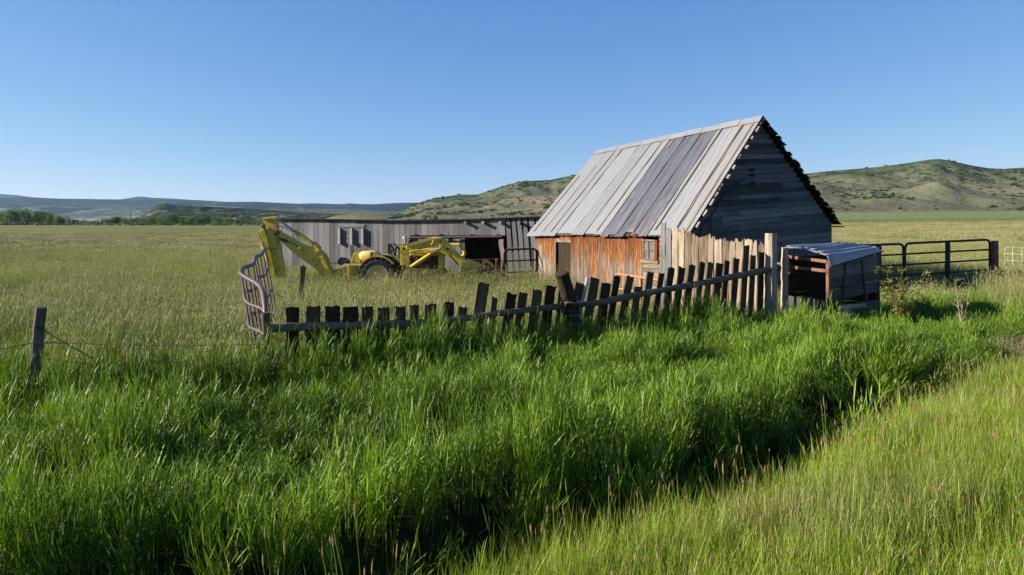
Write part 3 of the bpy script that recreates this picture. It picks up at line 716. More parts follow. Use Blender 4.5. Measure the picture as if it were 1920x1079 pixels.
# ------------------------------------------------------------------ tin roofed crate
Cc = P(1553, 496, 15.5); Lc = Vector((6.57, 16.3, 0)); Rc = Vector((9.12, 17.0, 0)); Cc = Vector((Cc.x, 15.5, 0)); Bc = Lc+Rc-Cc
cd = (Rc-Cc).normalized(); ld = (Lc-Cc).normalized(); nS = -ld; nF = -cd
crate = empty('roofed_crate', (Cc.x, Cc.y, gz(Cc.x, Cc.y)), 'low rusty framed animal crate with plank sides and sagging corrugated tin roof', 'crate')
zC, zL, zR, zB = 1.66, 1.84, 1.80, 1.90; zg = .0
mats = M['rust']
mb = MB(); mb.plank(Vector((Cc.x, Cc.y, .95)), Vector((Cc.x, Cc.y, zC)), cd, .085, .07); mb.build('post', M['rust'], crate, bevel=.008)
mb = MB(); mb.plank(Vector((Cc.x, Cc.y, zg-.1)), Vector((Cc.x, Cc.y, .95)), cd, .085, .07); mb.build('post', M['dark_rust'], crate, bevel=.008)
for q, z in ((Lc, zL), (Rc, zR), (Bc, zB)):
    mb = MB(); mb.plank((q.x, q.y, zg-.1), (q.x, q.y, z), cd, .07, .06); mb.build('post', M['dark_rust'], crate)
for z0, z1 in ((zL-.12, zC-.04+.02), (zL-.36, zC-.28+.02+.03)):
    mb = MB(); mb.plank(Vector((Lc.x, Lc.y, z0))+nF*.03, Vector((Cc.x, Cc.y, z1))+nF*.03, (0, 0, 1), .075, .05, nF, c=.5); mb.build('cross_bar', M['rust'], crate, bevel=.006)
mb = MB()
for i in range(7): mb.tube(round_path([Vector((Lc.x, Lc.y, zL-.1-.06*i))+nF*.08+ld*random.uniform(-.1, .0) for _ in (0,)]+[Vector((Lc.x, Lc.y, zL-.25-.05*i))+nF*(.1+random.random()*.08)-ld*random.uniform(.05, .2), Vector((Lc.x, Lc.y, zL-.5))+nF*.06-ld*random.random()*.2], .05), .015, 5)
mb.build('rusty_chain', M['rust'], crate)
mb = MB()                                                # side planks
for z0, z1, a, b in ((.86, .70, 0, 1), (1.14, 1.0, 0, 1), (1.38, 1.30, 0, 1), (1.50, 1.60, .25, 1)):
    mb.plank(lerp(Cc, Rc, a)+Vector((0, 0, z0)), lerp(Cc, Rc, b)+Vector((0, 0, z1 if z1 > z0 else z0+(zR-zC)*.7)), (0, 0, 1), .265, .03, nS, nx=3, ny=8, jit=.012, c=random.random(), warp=.02)
mb.plank(Cc+Vector((0, 0, .35)), Rc+Vector((0, 0, .45)), (0, 0, 1), .35, .03, nS, c=.5, nx=3, ny=6, jit=.01)
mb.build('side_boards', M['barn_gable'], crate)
mb = MB()                                                # front lower boards, back and far wall
for i in range(3): mb.plank(Lc+Vector((0, 0, .12+.27*i))+nF*.0, Cc+Vector((0, 0, .10+.27*i)), (0, 0, 1), .26, .03, nF, c=.3, jit=.01)
mb.build('front_boards', M['barn_gable'], crate)
mb = MB()
for i in range(6):
    mb.plank(Lc+Vector((0, 0, .12+.29*i)), Bc+Vector((0, 0, .12+.29*i)), (0, 0, 1), .285, .03, nS, c=.3)
    if i < 4: mb.plank(Rc+Vector((0, 0, .12+.27*i)), Bc+Vector((0, 0, .12+.27*i)), (0, 0, 1), .26, .03, nF, c=.3)
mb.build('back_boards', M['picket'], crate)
for a, b, za, zb in ((.30, .24, 1.72, .55), (.62, .72, 1.66, .5)):
    mb = MB(); mb.plank(lerp(Cc, Rc, b)+Vector((0, 0, zb))+nS*.04, lerp(Cc, Rc, a)+Vector((0, 0, za-.05))+nS*.04, cd, .07, .04, nS, c=.2); mb.build('brace', M['dark_rust'], crate)
mb = MB(); nu, nv = 60, 10; vs = []; fs = []                # roof sheet: ridges run front to back, side lip bends down
for j in range(nv+1):
    v = j/nv
    for i in range(nu+1):
        u = i/nu
        pL = lerp(Lc+Vector((0, 0, zL+.10)), Bc+Vector((0, 0, zB+.08)), v)+nF*.10*(1-v); pC = lerp(Cc+Vector((0, 0, zC+.12)), Rc+Vector((0, 0, zR+.08)), v)+nF*.10*(1-v)
        q = pL.lerp(pC, min(1, u/.80)); q.z += .03*math.sin(u*1/.80*math.pi)
        if u > .80:
            w = (u-.80)/.2; q += nS*.10*math.sin(w*1.57)+Vector((0, 0, -(.24-.19*v)*(w**1.4)))
        cr = .05*max(0, math.sin(u*2*math.pi*6.5))**5*(1 if u < .82 else 0)
        vs.append(q+Vector((0, 0, cr+.02*math.sin(v*7+u*3)*.5)))
for j in range(nv):
    for i in range(nu): q = j*(nu+1)+i; fs.append((q, q+1, q+nu+2, q+nu+1))
mb.add(vs, fs, None, .4, .2); ro = mb.build('roof', M['crate_tin'], crate, smooth=True); s_ = ro.modifiers.new('s', 'SOLIDIFY'); s_.thickness = .008
mb = MB(); mb.tube([Cc+nS*.12+Vector((0, 0, zC-.12)), Rc+nS*.12+Vector((0, 0, zR+.02))], .015, 6); mb.build('edge_rod', M['rail'], crate)
for i, (a, b, z) in enumerate(((.04, .46, .60), (.02, .24, .46))):
    mb = MB(); q0 = lerp(Cc, Rc, a)+nS*(.20)+Vector((0, 0, z)); q1 = lerp(Cc, Rc, b)+nS*(.30)+Vector((0, 0, z-.0)); mb.plank(q0, q1, (0, 0, 1), .10, .06, nS, c=.9, jit=.012, ny=6)
    o = mb.build('loose_board', M['pale_picket']); tag(o, ['pale short board leaning on the crate side, the upper and longer of two', 'pale short board in the grass under a longer one at the crate side'][i], 'board')

# ------------------------------------------------------------------ pipe gates
def pipegate(name, a, b, zt0, zt1, H, nbar, r, mat, label, cat='gate', ups=(.5,), upw=.09, gnd=True, group=None, close=(1, 1)):
    a = Vector(a); b = Vector(b); root = empty(name, (a.x, a.y, zt0-H), label, cat, group)
    A0 = Vector((a.x, a.y, zt0)); B0 = Vector((b.x, b.y, zt1)); dn = Vector((0, 0, -H))
    mb = MB(); mb.tube(round_path([A0+dn, A0, B0, B0+dn] if all(close) else ([A0+dn, A0, B0] if close[0] else [A0, B0, B0+dn]), .22), r, 8); mb.build('frame', mat, root, smooth=True)
    for i in range(1, nbar):
        mb = MB(); q = dn*(i/(nbar-1)); mb.tube([A0+q, lerp(A0, B0, .5)+q, B0+q], r*.8, 7); mb.build('bar', mat, root, smooth=True)
    d = (b-a).normalized()
    for u in ups:
        mb = MB(); q = lerp(A0, B0, u); mb.plank(q+dn, q+Vector((0, 0, -r)), d, upw, r*2.4, c=.5); mb.build('brace', mat, root)
    return root
g1a, g1b = P(1604, 461, 23.2), P(1694, 457.5, 23.9); g2a, g2b = P(1697, 457, 23.9), P(1856, 449.5, 25.2)
pipegate('pipe_gate', (g1a.x, g1a.y, 0), (g1b.x, g1b.y, 0), g1a.z, g1b.z, 1.85, 6, .042, M['gate_steel'], 'narrow dark pipe gate panel joining the crate side to the wider gate', ups=(.48,), upw=.13)
pipegate('pipe_gate', (g2a.x, g2a.y, 0), (g2b.x, g2b.y, 0), g2a.z, g2b.z, 1.85, 6, .042, M['gate_steel'], 'wide dark rusty pipe gate hung on the square steel post', ups=(.49,), upw=.13)
q = P(1865, 452, 25.2); mb = MB(); mb.plank((q.x+.03, q.y, gz(q.x, q.y)-.1), (q.x, q.y, q.z), (1, 0, 0), .17, .17, c=.5)
o = mb.build('gate_post', M['rust'], bevel=.01); tag(o, 'square rusty steel post at the hinge end of the wide pipe gate', 'post')
a, b = P(868, 489, 30.6), P(941, 485.5, 31.6); pipegate('pipe_gate', (a.x, a.y, 0), (b.x, b.y, 0), a.z, b.z, 1.2, 3, .033, M['rust'], 'low red rusted pipe panel before the dark shed opening', ups=(.86,), upw=.08)
a, b = P(945, 468.5, 31.5), P(1006, 466.5, 32.2); pipegate('pipe_gate', (a.x, a.y, 0), (b.x, b.y, 0), a.z, b.z, 1.6, 4, .045, M['black'], 'black pipe gate between the shed and the barn corner', ups=(.88,), upw=.06)
a, b = P(1153, 513, 21.2), P(1292, 534, 18.5); 
pipegate('pipe_gate', (a.x, a.y, 0), (b.x, b.y, 0), a.z, b.z, .9, 3, .032, M['orange'], 'orange painted pipe gate sagging in front of the barn window', ups=(.38,), upw=.06)
a, b = P(1884, 463, 34), P(2010, 470, 33)
wg = pipegate('pasture_panel', (a.x, a.y, 0), (b.x, b.y, 0), a.z, b.z, 1.0, 4, .008, M['white_metal'], 'thin white wire panel standing in the field at the right edge', 'panel', ups=(.12, .26, .4, .54, .7, .85), upw=.012)

# bent corral panel on the left
top = [(498, 590, 9.55), (494, 552, 9.9), (484, 534, 10.3), (459, 519, 10.8), (451, 511, 11.1), (457, 502, 11.6), (474, 496, 12.2), (479, 482, 12.9), (489, 478, 13.4), (497, 467, 14.0)]
tp = smooth_path([P(*q) for q in top], 5); dnv = Vector((.30, -.35, -1)).normalized()
bg_ = empty('bent_panel', tuple(tp[0]-Vector((0, 0, 1.1))), 'bent brown pipe corral panel twisting away from the corner post', 'panel')
mb = MB(); mb.tube(tp, .036, 9); mb.build('top_rail', M['pipe'], bg_, smooth=True)
for k, (h, s) in enumerate(((.42, 6), (.85, 8))):
    mb = MB(); mb.tube([p+dnv*h+Vector((0, 0, .03*math.sin(i*.5))) for i, p in enumerate(tp[s:])], .026, 7); mb.build('bar', M['pipe'], bg_, smooth=True)
for i in range(6, len(tp), 3):
    p = tp[i]; mb = MB(); mb.tube([p+dnv*1.35, p], .019, 6); mb.build('upright', M['dark_rust'], bg_)

# weathered stump with chain behind the panel
q = P(569, 492, 21); mb = MB(); mb.plank((q.x-.12, q.y, -.4), q, (1, .3, 0), .15, .08, nx=4, ny=8, jit=.03, rag=.16, c=.6, t0=.4, t1=.6)
o = mb.build('broken_post', M['barn_wood']); tag(o, 'short splintered brown post in the grass below the digger boom', 'post')

# ------------------------------------------------------------------ wire fence on the left
wf = empty('wire_fence', (P(66, 600, 8).x, 8, .2), 'single grey wooden post with sagging barbed wires at the left edge', 'fence')
t_, b_ = P(77, 576, 8), P(66, 690, 8); post('post', wf, t_, b_+(b_-t_)*.35, .067, .060, M['post_wood'], 10, .05)
def wire(pts, parent=wf, r=.0035, barb=True):
    pp = smooth_path(pts, 8); mb = MB(); mb.tube(pp, r, 4)
    if barb:
        L = 0
        for i in range(1, len(pp)):
            n_ = max(1, int((pp[i]-pp[i-1]).length/.13))
            for k in range(n_):
                q = lerp(pp[i-1], pp[i], k/n_); mb.tube([q+Vector((-.012, .0, -.014)), q+Vector((.012, 0, .014))], .003, 3); mb.tube([q+Vector((.012, .0, -.012)), q+Vector((-.012, 0, .014))], .003, 3)
    return mb.build('wire', M['wire'], parent)
wire([P(-120, 666, 7.6), P(0, 655, 7.8), P(30, 650, 7.85), P(72, 643, 7.92), P(150, 645, 8.2), P(300, 649, 8.8), P(400, 648, 9.1), P(495, 646, 9.45)])
wire([P(66, 611, 7.93), P(82, 619, 7.95), P(115, 640, 8.0), P(150, 659, 8.05), P(176, 674, 8.1)])
wire([P(70, 672, 7.95), P(200, 684, 8.4), P(380, 676, 9.0), P(493, 648, 9.45)])
# ------------------------------------------------------------------ yellow digging machine
D = 29.0
bh = empty('backhoe_loader', (P(712, 530, D).x, D, -.35), 'old yellow backhoe loader in tall grass with raised digging arm, before the grey plank shed', 'backhoe')
def B(px, py, dy=0.): 
    q = P(px, py, D); return q+Vector((0, dy, 0))
def slab(name, pts, th, mat='yellow', dy=0., par=bh, bev=.015, ox=0.):
    mb = MB(); mb.prism([B(x, y, dy)+Vector((ox, 0, 0)) for x, y in pts], (0, th, 0)); return mb.build(name, M[mat], par, bevel=bev)
def rod(name, pts, r, mat='yellow', dy=0., par=bh, n=12, ox=0.):
    mb = MB(); mb.tube([B(x, y, dy)+Vector((ox, 0, 0)) for x, y in pts], r, n); return mb.build(name, M[mat], par, smooth=False, bevel=0)
dip = slab('dipper', [(494, 410), (512, 407), (520, 409), (521, 434), (523, 455), (533, 505), (534, 522), (521, 522), (506, 450), (499, 428)], .34, dy=-.1, bev=.03)
slab('dipper_cap', [(492.5, 408.5), (521, 406), (521, 411), (494, 412.5)], .42, dy=-.14, par=dip)
slab('dipper_rib', [(500, 428), (504, 427), (524, 500), (526, 520), (520, 520)], .03, dy=-.135, par=dip, bev=.005)
bk_ = slab('bucket', [(490, 433), (498, 428), (506, 450), (512, 478), (520, 515), (511, 517), (500, 480), (493, 452)], .55, dy=-.25, bev=.02)
slab('bucket_link', [(491, 424), (498, 418), (501, 428), (494, 433)], .2, 'black', dy=-.1, par=bk_)
rod('cylinder', [(497, 455), (503, 473), (511.5, 499)], .07, dy=-.36)
boom = slab('boom', [(517.5, 440), (519, 434.5), (525, 434), (567, 458), (603, 470), (613, 481), (628, 520), (606, 520), (587, 501), (551, 475), (523, 449)], .28, dy=-.05, bev=.03)
slab('boom_flange', [(600, 481), (607, 480), (617, 500), (628, 524), (621, 524), (610, 502)], .42, 'yellow', dy=-.14, par=boom)
slab('weld_patch', [(525, 446), (541, 450), (539, 456), (530, 453)], .02, 'rust', dy=-.075, par=boom, bev=.003)
for x, y, r in ((521.5, 436.5, .085), (564, 466, .06), (596, 472, .06)):
    mb = MB(); a = B(x, y, -.16); mb.tube([a, a+Vector((0, .5, 0))], r, 14); mb.build('pin', M['yellow' if r < .07 else 'black'], boom, bevel=.01)
cy = rod('cylinder', [(556, 437.5), (561, 440), (600, 468)], .098, dy=.02, n=16)
rod('piston_rod', [(520, 411), (557, 438)], .04, 'steel', dy=.02, par=cy)
mb = MB(); mb.tube(smooth_path([B(588, 463, -.1), B(588, 456, -.12), B(593, 454.5, -.12), B(600, 460, -.12), B(603, 467, -.1)]), .018, 6)
mb.build('hose', M['black'], boom)
mb = MB(); mb.tube(smooth_path([B(490, 434, -.3), B(494, 447, -.3), B(503, 463, -.32), B(514, 468, -.3), B(524, 460, -.2), B(520, 448, -.16)]), .018, 6); mb.build('hose', M['black'], bk_)
for hs_ in ([(561, 440), (556, 432), (548, 434), (535, 426), (522, 424)], [(603, 470), (612, 476), (620, 492), (640, 494), (655, 486)], [(520, 420), (516, 432), (521, 444), (540, 452), (560, 462)]):
    mb = MB(); mb.tube(smooth_path([B(x, y, -.13) for x, y in hs_]), .016, 6); mb.build('hose', M['black'], boom)
# swing frame and stabiliser behind the tractor
slab('swing_post', [(633, 492), (637, 483), (646, 484), (657, 491), (655, 497), (646, 493), (639, 498)], .4, 'black', dy=-.1)
slab('swing_frame', [(657, 494), (664, 474.5), (674, 472), (677, 478), (676, 494)], .7, dy=-.1)
slab('swing_frame', [(612, 508), (660, 500), (678, 500), (678, 516), (612, 520)], .5, dy=.1)
slab('stabiliser_bar', [(653, 494), (685, 494.5), (685, 497), (653, 497)], .06, 'cream', dy=-.5)
slab('stabiliser_leg', [(657, 495), (661.5, 495), (662, 524), (657.5, 524)], .09, 'yellow', dy=-.52)
rod('lever', [(660, 470), (661, 486)], .02, 'black'); rod('lever', [(667, 466), (665, 480)], .02, 'black', dy=.1)
# fuel tank and fenders
mb = MB(); mb.tube([B(x, y, -.05) for x, y in ((676, 484), (677.5, 483), (681, 481.5), (700, 480), (712, 482), (716, 484))], [.09, .19, .235, .235, .19, .08], 16); ta = mb.build('fuel_tank', M['cream'], bh, smooth=True)
rod('filler_cap', [(681, 477), (680.5, 471.5)], .07, 'yellow', par=ta); slab('tank_strap', [(697, 473), (700.5, 472.5), (700.5, 486), (697, 487)], .4, 'black', dy=-.3, par=ta, bev=.004)
def fender(dy, nm='fender'):
    mb = MB(); c = B(712, 516, dy); vs = []; n = 18
    for i in range(n+1):
        a = math.radians(lerp(158, 38, i/n)); r = .80
        for rr_, yy in ((r, 0), (r+.03, 0), (r+.03, .42), (r, .42)): vs.append(c+Vector((math.cos(a)*rr_, yy, math.sin(a)*rr_)))
    fs = []
    for i in range(n):
        q = 4*i
        for a_, b_ in ((0, 1), (1, 2), (2, 3), (3, 0)): fs.append((q+a_, q+b_, q+4+b_, q+4+a_))
    fs += [(0, 1, 2, 3), (4*n+3, 4*n+2, 4*n+1, 4*n)]
    mb.add(vs, fs); 
    # skirt towards the tank
    mb.prism([c+Vector((math.cos(math.radians(a_))*.8, .40, math.sin(math.radians(a_))*.8)) for a_ in (158, 140, 120, 100, 80, 60, 38)]+[c+Vector((.5, .4, .3)), c+Vector((-.6, .4, .2))], (0, .02, 0))
    return mb.build(nm, M['yellow'], bh)
def wheel(x, y, R, wd, dy, rim=.62, name='wheel'):
    w = empty(name, tuple(B(x, y, dy))); setp(w, bh); c = B(x, y, dy)
    mb = MB(); prof = [(rim*R, 0), (.80*R, -.02), (.93*R, .02), (R*.965, .10), (R*.975, .5), (R*.965, .90), (.93*R, .98), (.80*R, 1.02), (rim*R, 1.0)]
    n = 44; vs = []; fs = []; m = len(prof)
    for i in range(n):
        a = 2*math.pi*i/n
        for r, u in prof: vs.append(c+Vector((math.cos(a)*r, u*wd, math.sin(a)*r)))
    for i in range(n):
        for j in range(m): q = i*m+j; k = (i+1) % n*m; fs.append((q, i*m+(j+1) % m, k+(j+1) % m, k+j))
    mb.add(vs, fs)
    nl = 20
    for i in range(nl):                                   # tread lugs
        for s in (0, 1):
            a0 = 2*math.pi*(i+.5*s)/nl; da = .16
            pts = []
            for rr_ in (R*.93, R*1.03):
                for aa, u in ((a0, -.01 if s == 0 else 1.01), (a0+.09, -.01 if s == 0 else 1.01), (a0+.09+da, .5), (a0+da, .5)): pts.append(c+Vector((math.cos(aa)*rr_, u*wd, math.sin(aa)*rr_)))
            mb.add(pts, [(0, 1, 2, 3), (4, 5, 6, 7), (0, 1, 5, 4), (1, 2, 6, 5), (2, 3, 7, 6), (3, 0, 4, 7)])
    mb.build('tyre', M['rubber'], w)
    mb = MB(); vs = []; fs = []; prof = [(rim*R*1.06, .0), (rim*R*.93, .02), (rim*R*.9, .22), (rim*R*.45, .28), (rim*R*.4, .2), (.02, .2)]; m = len(prof)
    for i in range(n):
        a = 2*math.pi*i/n
        for r, u in prof: vs.append(c+Vector((math.cos(a)*r, u*wd, math.sin(a)*r)))
    for i in range(n):
        for j in range(m-1): q = i*m+j; k = (i+1) % n*m; fs.append((q, q+1, k+j+1, k+j))
    mb.add(vs, fs); mb.build('rim', M['cream'], w, smooth=False)
wheel(712, 515.5, .735, .38, -.62, name='rear_wheel'); wheel(712, 515.5, .735, .38, 1.0, name='rear_wheel'); fender(-.62); fender(.95)
wheel(818, 522, .42, .2, -.2, name='front_wheel'); wheel(818, 522, .42, .2, 1.1, name='front_wheel')
# seat, steering and levers: a dark tangle
mb = MB()
for x0, y0, x1, y1, dy in ((730, 468, 745, 500, 0), (733, 459, 742, 480, .1), (742, 462, 735, 505, .2), (729, 477, 745, 470, -.1), (738, 457, 748, 468, .1), (731, 490, 748, 487, .0), (746, 480, 736, 512, .1)):
    mb.tube([B(x0, y0, dy), B((x0+x1)/2+random.uniform(-2, 2), (y0+y1)/2, dy), B(x1, y1, dy)], .035, 7)
mb.prism([B(728, 471), B(741, 470), B(741, 474), B(728, 475)], (0, .4, 0)); mb.prism([B(727, 458), B(731, 457), B(731, 475), B(727, 474)], (0, .4, 0))
mb.build('seat_and_levers', M['black'], bh)
mb = MB(); c = B(744, 463, .1); mb.tube([c+Vector((math.cos(t)*.10, math.sin(t)*.2, math.cos(t)*.13)) for t in np.linspace(0, 6.283, 17)], .015, 6); mb.build('steering_wheel', M['black'], bh)
slab('rear_frame', [(745, 459), (747, 456), (755, 457), (755, 489), (750, 489), (745, 482)], .5, dy=.2)
slab('rear_frame', [(745, 487), (749, 475), (757, 480), (757, 492)], .3, 'yellow', dy=-.1)
slab('underframe', [(742, 500), (752, 498), (758, 508), (748, 512), (742, 507)], .4, 'rust', dy=0)
slab('loader_tower', [(755.5, 459), (766, 460), (771, 475), (772, 500), (770, 504), (757, 506), (755, 480)], .12, dy=-.55)
slab('loader_tower', [(755.5, 459), (766, 460), (771, 475), (772, 500), (770, 504), (757, 506), (755, 480)], .12, dy=.75, ox=-.25)
rod('exhaust', [(757.5, 464), (758, 447)], .06, 'tin', dy=.3)
slab('engine', [(771, 478), (822, 478), (830, 500), (828, 508), (771, 506)], .5, 'black', dy=-.05)
for x, y in ((781, 486), (790, 495), (803, 484), (811, 493), (797, 502), (808, 488)):
    rod('engine_part', [(x, y), (x+1, y+.4)], random.uniform(.06, .12), random.choice(['black', 'rust', 'yellow']), dy=random.uniform(-.2, -.1))
slab('hood', [(768, 470), (799, 466.5), (836, 468), (836, 480), (812, 479), (800, 480), (790, 481), (769, 480.5)], .62, dy=-.12, bev=.04)
slab('grille', [(822, 479), (832, 479), (832, 503), (823, 503)], .62, dy=-.1)
slab('side_rail', [(771, 503), (830, 504), (830, 508), (771, 508)], .1, dy=-.4)
ARM = [(766, 463.5), (768, 460.5), (816, 446.5), (822, 445), (832, 445.5), (839, 449), (846, 457), (870, 482), (888, 496), (890, 501), (868, 499), (858, 487), (843, 471), (833, 463), (822, 461), (768, 469)]
arm = slab('loader_arm', ARM, .11, dy=-.72, bev=.02); arm2 = slab('loader_arm', ARM, .11, dy=.85, bev=.02, ox=-.32)
slab('arm_gusset', [(812, 459), (816, 449), (819, 448), (816, 460)], .05, dy=-.76, par=arm)
slab('arm_lug', [(826, 466), (828, 458), (833, 458), (834, 466)], .2, dy=-.80, par=arm)
slab('arm_flange', [(768, 460.5), (816, 446.5), (832, 445), (832, 446.6), (816, 448), (768, 462)], .17, 'cream', dy=-.75, par=arm, bev=.004)
slab('arm_flange', [(768, 460.5), (816, 446.5), (832, 445), (832, 446.6), (816, 448), (768, 462)], .17, 'cream', dy=.82, par=arm2, bev=.004, ox=-.32)
slab('cross_brace', [(792, 473), (828, 464), (845, 476), (843, 481), (826, 472), (795, 477)], 1.3, 'yellow', dy=-.4)
cy = rod('cylinder', [(776, 499), (812, 475)], .085, dy=-.85); rod('piston_rod', [(812, 475), (830, 465)], .045, 'steel', dy=-.85, par=cy)
cy = rod('cylinder', [(776, 499), (812, 475)], .085, dy=.9, ox=-.3)
mb = MB(); mb.tube(smooth_path([B(838, 460, .2), B(856, 459, .2), B(862, 460, .2), B(868, 468, .2), B(870, 477, .2), B(865, 483, .2)], 5), .07, 10); mb.build('hose_guard', M['yellow'], bh, smooth=True)
slab('link', [(847, 459), (861, 459), (861, 462), (850, 463)], .2, 'cream', dy=.1)
bu = slab('loader_bucket', [(866, 495), (874, 487), (892, 494), (903, 499), (896, 503), (880, 502), (868, 506)], 1.7, dy=-.7, bev=.02)
slab('bucket_lip', [(876, 505), (893, 502), (896, 505), (878, 508)], 1.5, 'cream', dy=-.75, par=bu)

for hs_ in ([(757, 470), (764, 476), (775, 472), (790, 468), (812, 458)], [(776, 497), (770, 490), (764, 494), (760, 502)], [(812, 475), (806, 468), (796, 470), (780, 482)], [(748, 470), (742, 476), (746, 486), (756, 490)]):
    mb = MB(); mb.tube(smooth_path([B(x, y, -.86) for x, y in hs_]), .016, 6); mb.build('hose', M['black'], arm)
for x, y in ((762, 466), (763, 497), (829, 452), (842, 466), (829, 466)):
    mb = MB(); a = B(x, y, -.80); mb.tube([a, a+Vector((0, .2, 0))], .05, 10); mb.build('pin', M['black'], arm, bevel=.008)
# orange tool frame right of the bucket
to = empty('farm_implement', tuple(P(918, 520, 28.5)), 'orange farm tool frame with a slanting brace beside the loader bucket', 'implement')
def T(x, y, dy=0): return P(x, y, 28.5)+Vector((0, dy, 0))
for nm, pts, th, mt in (('leg', [(903.5, 488), (906.5, 488), (905, 516), (902, 516)], .1, 'orange'), ('brace', [(906, 486), (911, 486), (925, 496), (922, 499), (909, 491)], .08, 'yellow'),
                        ('leg', [(906, 487), (910, 487), (909, 500), (905, 500)], .1, 'yellow'), ('blade', [(894, 510), (926, 500), (929, 503), (906, 512), (897, 513)], .3, 'rust'),
                        ('leg', [(929, 486), (932, 486), (932, 518), (929, 518)], .07, 'orange')):
    mb = MB(); mb.prism([T(*q) for q in pts], (0, th, 0)); mb.build(nm, M[mt], to, bevel=.008)

# ------------------------------------------------------------------ trees
def leafmat(name, a, b, c):
    k = NT(name); ti = k.attr('tint').outputs['Fac']; oi = k.n('ShaderNodeObjectInfo').outputs['Random']
    f = k.math('ADD', k.math('MULTIPLY', ti, .7), k.math('MULTIPLY', oi, .3))
    col = k.ramp(f, [(.1, a), (.5, b), (.95, c)]); k.col(col); k.rough(.6); k.spec(.15)
    tr = k.n('ShaderNodeBsdfTranslucent'); k.l(col, tr.inputs[0]); mx = k.n('ShaderNodeMixShader'); mx.inputs[0].default_value = .25
    k.l(k.b.outputs[0], mx.inputs[1]); k.l(tr.outputs[0], mx.inputs[2]); k.l(mx.outputs[0], k.out.inputs[0]); return k.m
M['leaf'] = leafmat('tree_leaves', (.035, .07, .015), (.11, .18, .04), (.24, .32, .08))
M['brush_leaf'] = leafmat('hill_brush_leaves', (.02, .045, .012), (.05, .085, .025), (.09, .13, .04))
M['bush_leaf'] = leafmat('shrub_leaves', (.10, .12, .02), (.24, .27, .05), (.38, .36, .09))
def crown(mb, c, rx, rz, n, size, lobes=7):
    cs = [(Vector((random.gauss(0, .42)*rx, random.gauss(0, .42)*rx, random.uniform(-.5, .65)*rz)), random.uniform(.35, .62)) for _ in range(lobes)]
    for _ in range(n):
        lc, lr = random.choice(cs); d = Vector((random.gauss(0, 1), random.gauss(0, 1), random.gauss(0, 1))).normalized()
        r = lr*random.uniform(.6, 1.05); p = c+lc+Vector((d.x*rx*r, d.y*rx*r, d.z*rz*r*.8))
        a = Vector((random.gauss(0, 1), random.gauss(0, 1), random.gauss(0, 1))).normalized(); b = a.orthogonal().normalized(); s = size*random.uniform(.6, 1.3)
        mb.add([p-a*s, p+b*s*.6, p+a*s, p-b*s*.6], [(0, 1, 2, 3)], None, min(1, max(0, random.gauss(.5, .25))))
def tree_proto(h, w, kind):
    root = empty('tree', (0, 0, 0)); mb = MB(); th = h*.35
    mb.tube([(0, 0, -.4), (.05*w, 0, th), (.02, .05, h*.8)], [.035*h, .025*h, .008*h], 7)
    for i in range(5):
        a = random.random()*6.28; z = h*random.uniform(.25, .5); mb.tube([(0, 0, z), (math.cos(a)*w*.3, math.sin(a)*w*.3, z+h*.2)], [.012*h, .005*h], 5)
    mb.build('trunk', M['bark'], root)
    mb = MB()
    if kind == 'cone':
        for i in range(9):
            f = i/9; crown(mb, Vector((0, 0, h*(.18+.8*f))), w*.5*(1-f*.85), h*.1, 70, h*.03, 4)
    else: crown(mb, Vector((0, 0, h*.50)), w*.55, h*.50, 1300, h*.036, 14)
    mb.build('crown', M['leaf'], root); return root
def copytree(o, parent=None):
    c = o.copy(); SC.collection.objects.link(c)
    if parent is not None: c.parent = parent
    for ch in list(o.children):
        copytree(ch, c)
    return c
protos = [tree_proto(1, 1.0, 'r'), tree_proto(1, .8, 'r'), tree_proto(1, 1.3, 'r'), tree_proto(1, .7, 'cone'), tree_proto(1, .55, 'r')]
used = set(); TREES = []
def put_tree(k, px, yb, h_px, d, label, group, wsc=1.):
    p = P(px, yb, d); 
    o = protos[k] if k not in used else copytree(protos[k]); used.add(k)
    h = h_px/FPX*d; o.location = (p.x, p.y, p.z-.3); o.scale = (h*wsc, h*wsc, h); o.rotation_euler.z = random.random()*6.28
    tag(o, label, 'tree', group); TREES.append(o); return o
rt = random.Random(5)
hp = [(-260, 15), (-120, 20), (0, 16), (20, 21), (40, 22), (62, 17), (85, 18), (95, 19), (110, 12), (128, 9), (150, 7), (180, 6), (202, 10), (212, 13), (232, 12), (250, 9), (275, 12), (300, 12), (330, 13), (370, 12), (400, 12), (425, 11), (455, 8), (490, 6), (520, 6)]
x = -255.
while x < 500:
    h = float(np.interp(x, [q[0] for q in hp], [q[1] for q in hp]))*rt.uniform(.85, 1.15)*1.3+1
    k = rt.choice([0, 1, 2, 0, 2, 1, 3 if h > 8 else 0])
    side_ = 'left end' if x < 130 else 'middle' if x < 260 else 'butte'
    lb = {'left end': 'dark green tree in the taller clump at the far left of the field edge', 'middle': 'low rounded tree in the thin part of the far tree line below blue hills', 'butte': 'small dark tree of the distant row in front of the rocky butte'}[side_]
    gp = {'left end': 'tall clump of trees at the far left', 'middle': 'low trees in the thin part of the tree line', 'butte': 'row of trees below the butte'}[side_]
    if 86 < x < 104 and h > 12: pass
    put_tree(k, x, 421.5, h, rt.uniform(520, 600), lb, gp, rt.uniform(1.0, 1.4)); x += rt.uniform(6.5, 10)*(1 if h > 9 else .8)
put_tree(4, 94, 421, 21, 515, 'tall narrow tree standing above its neighbours left in the far tree line', None)
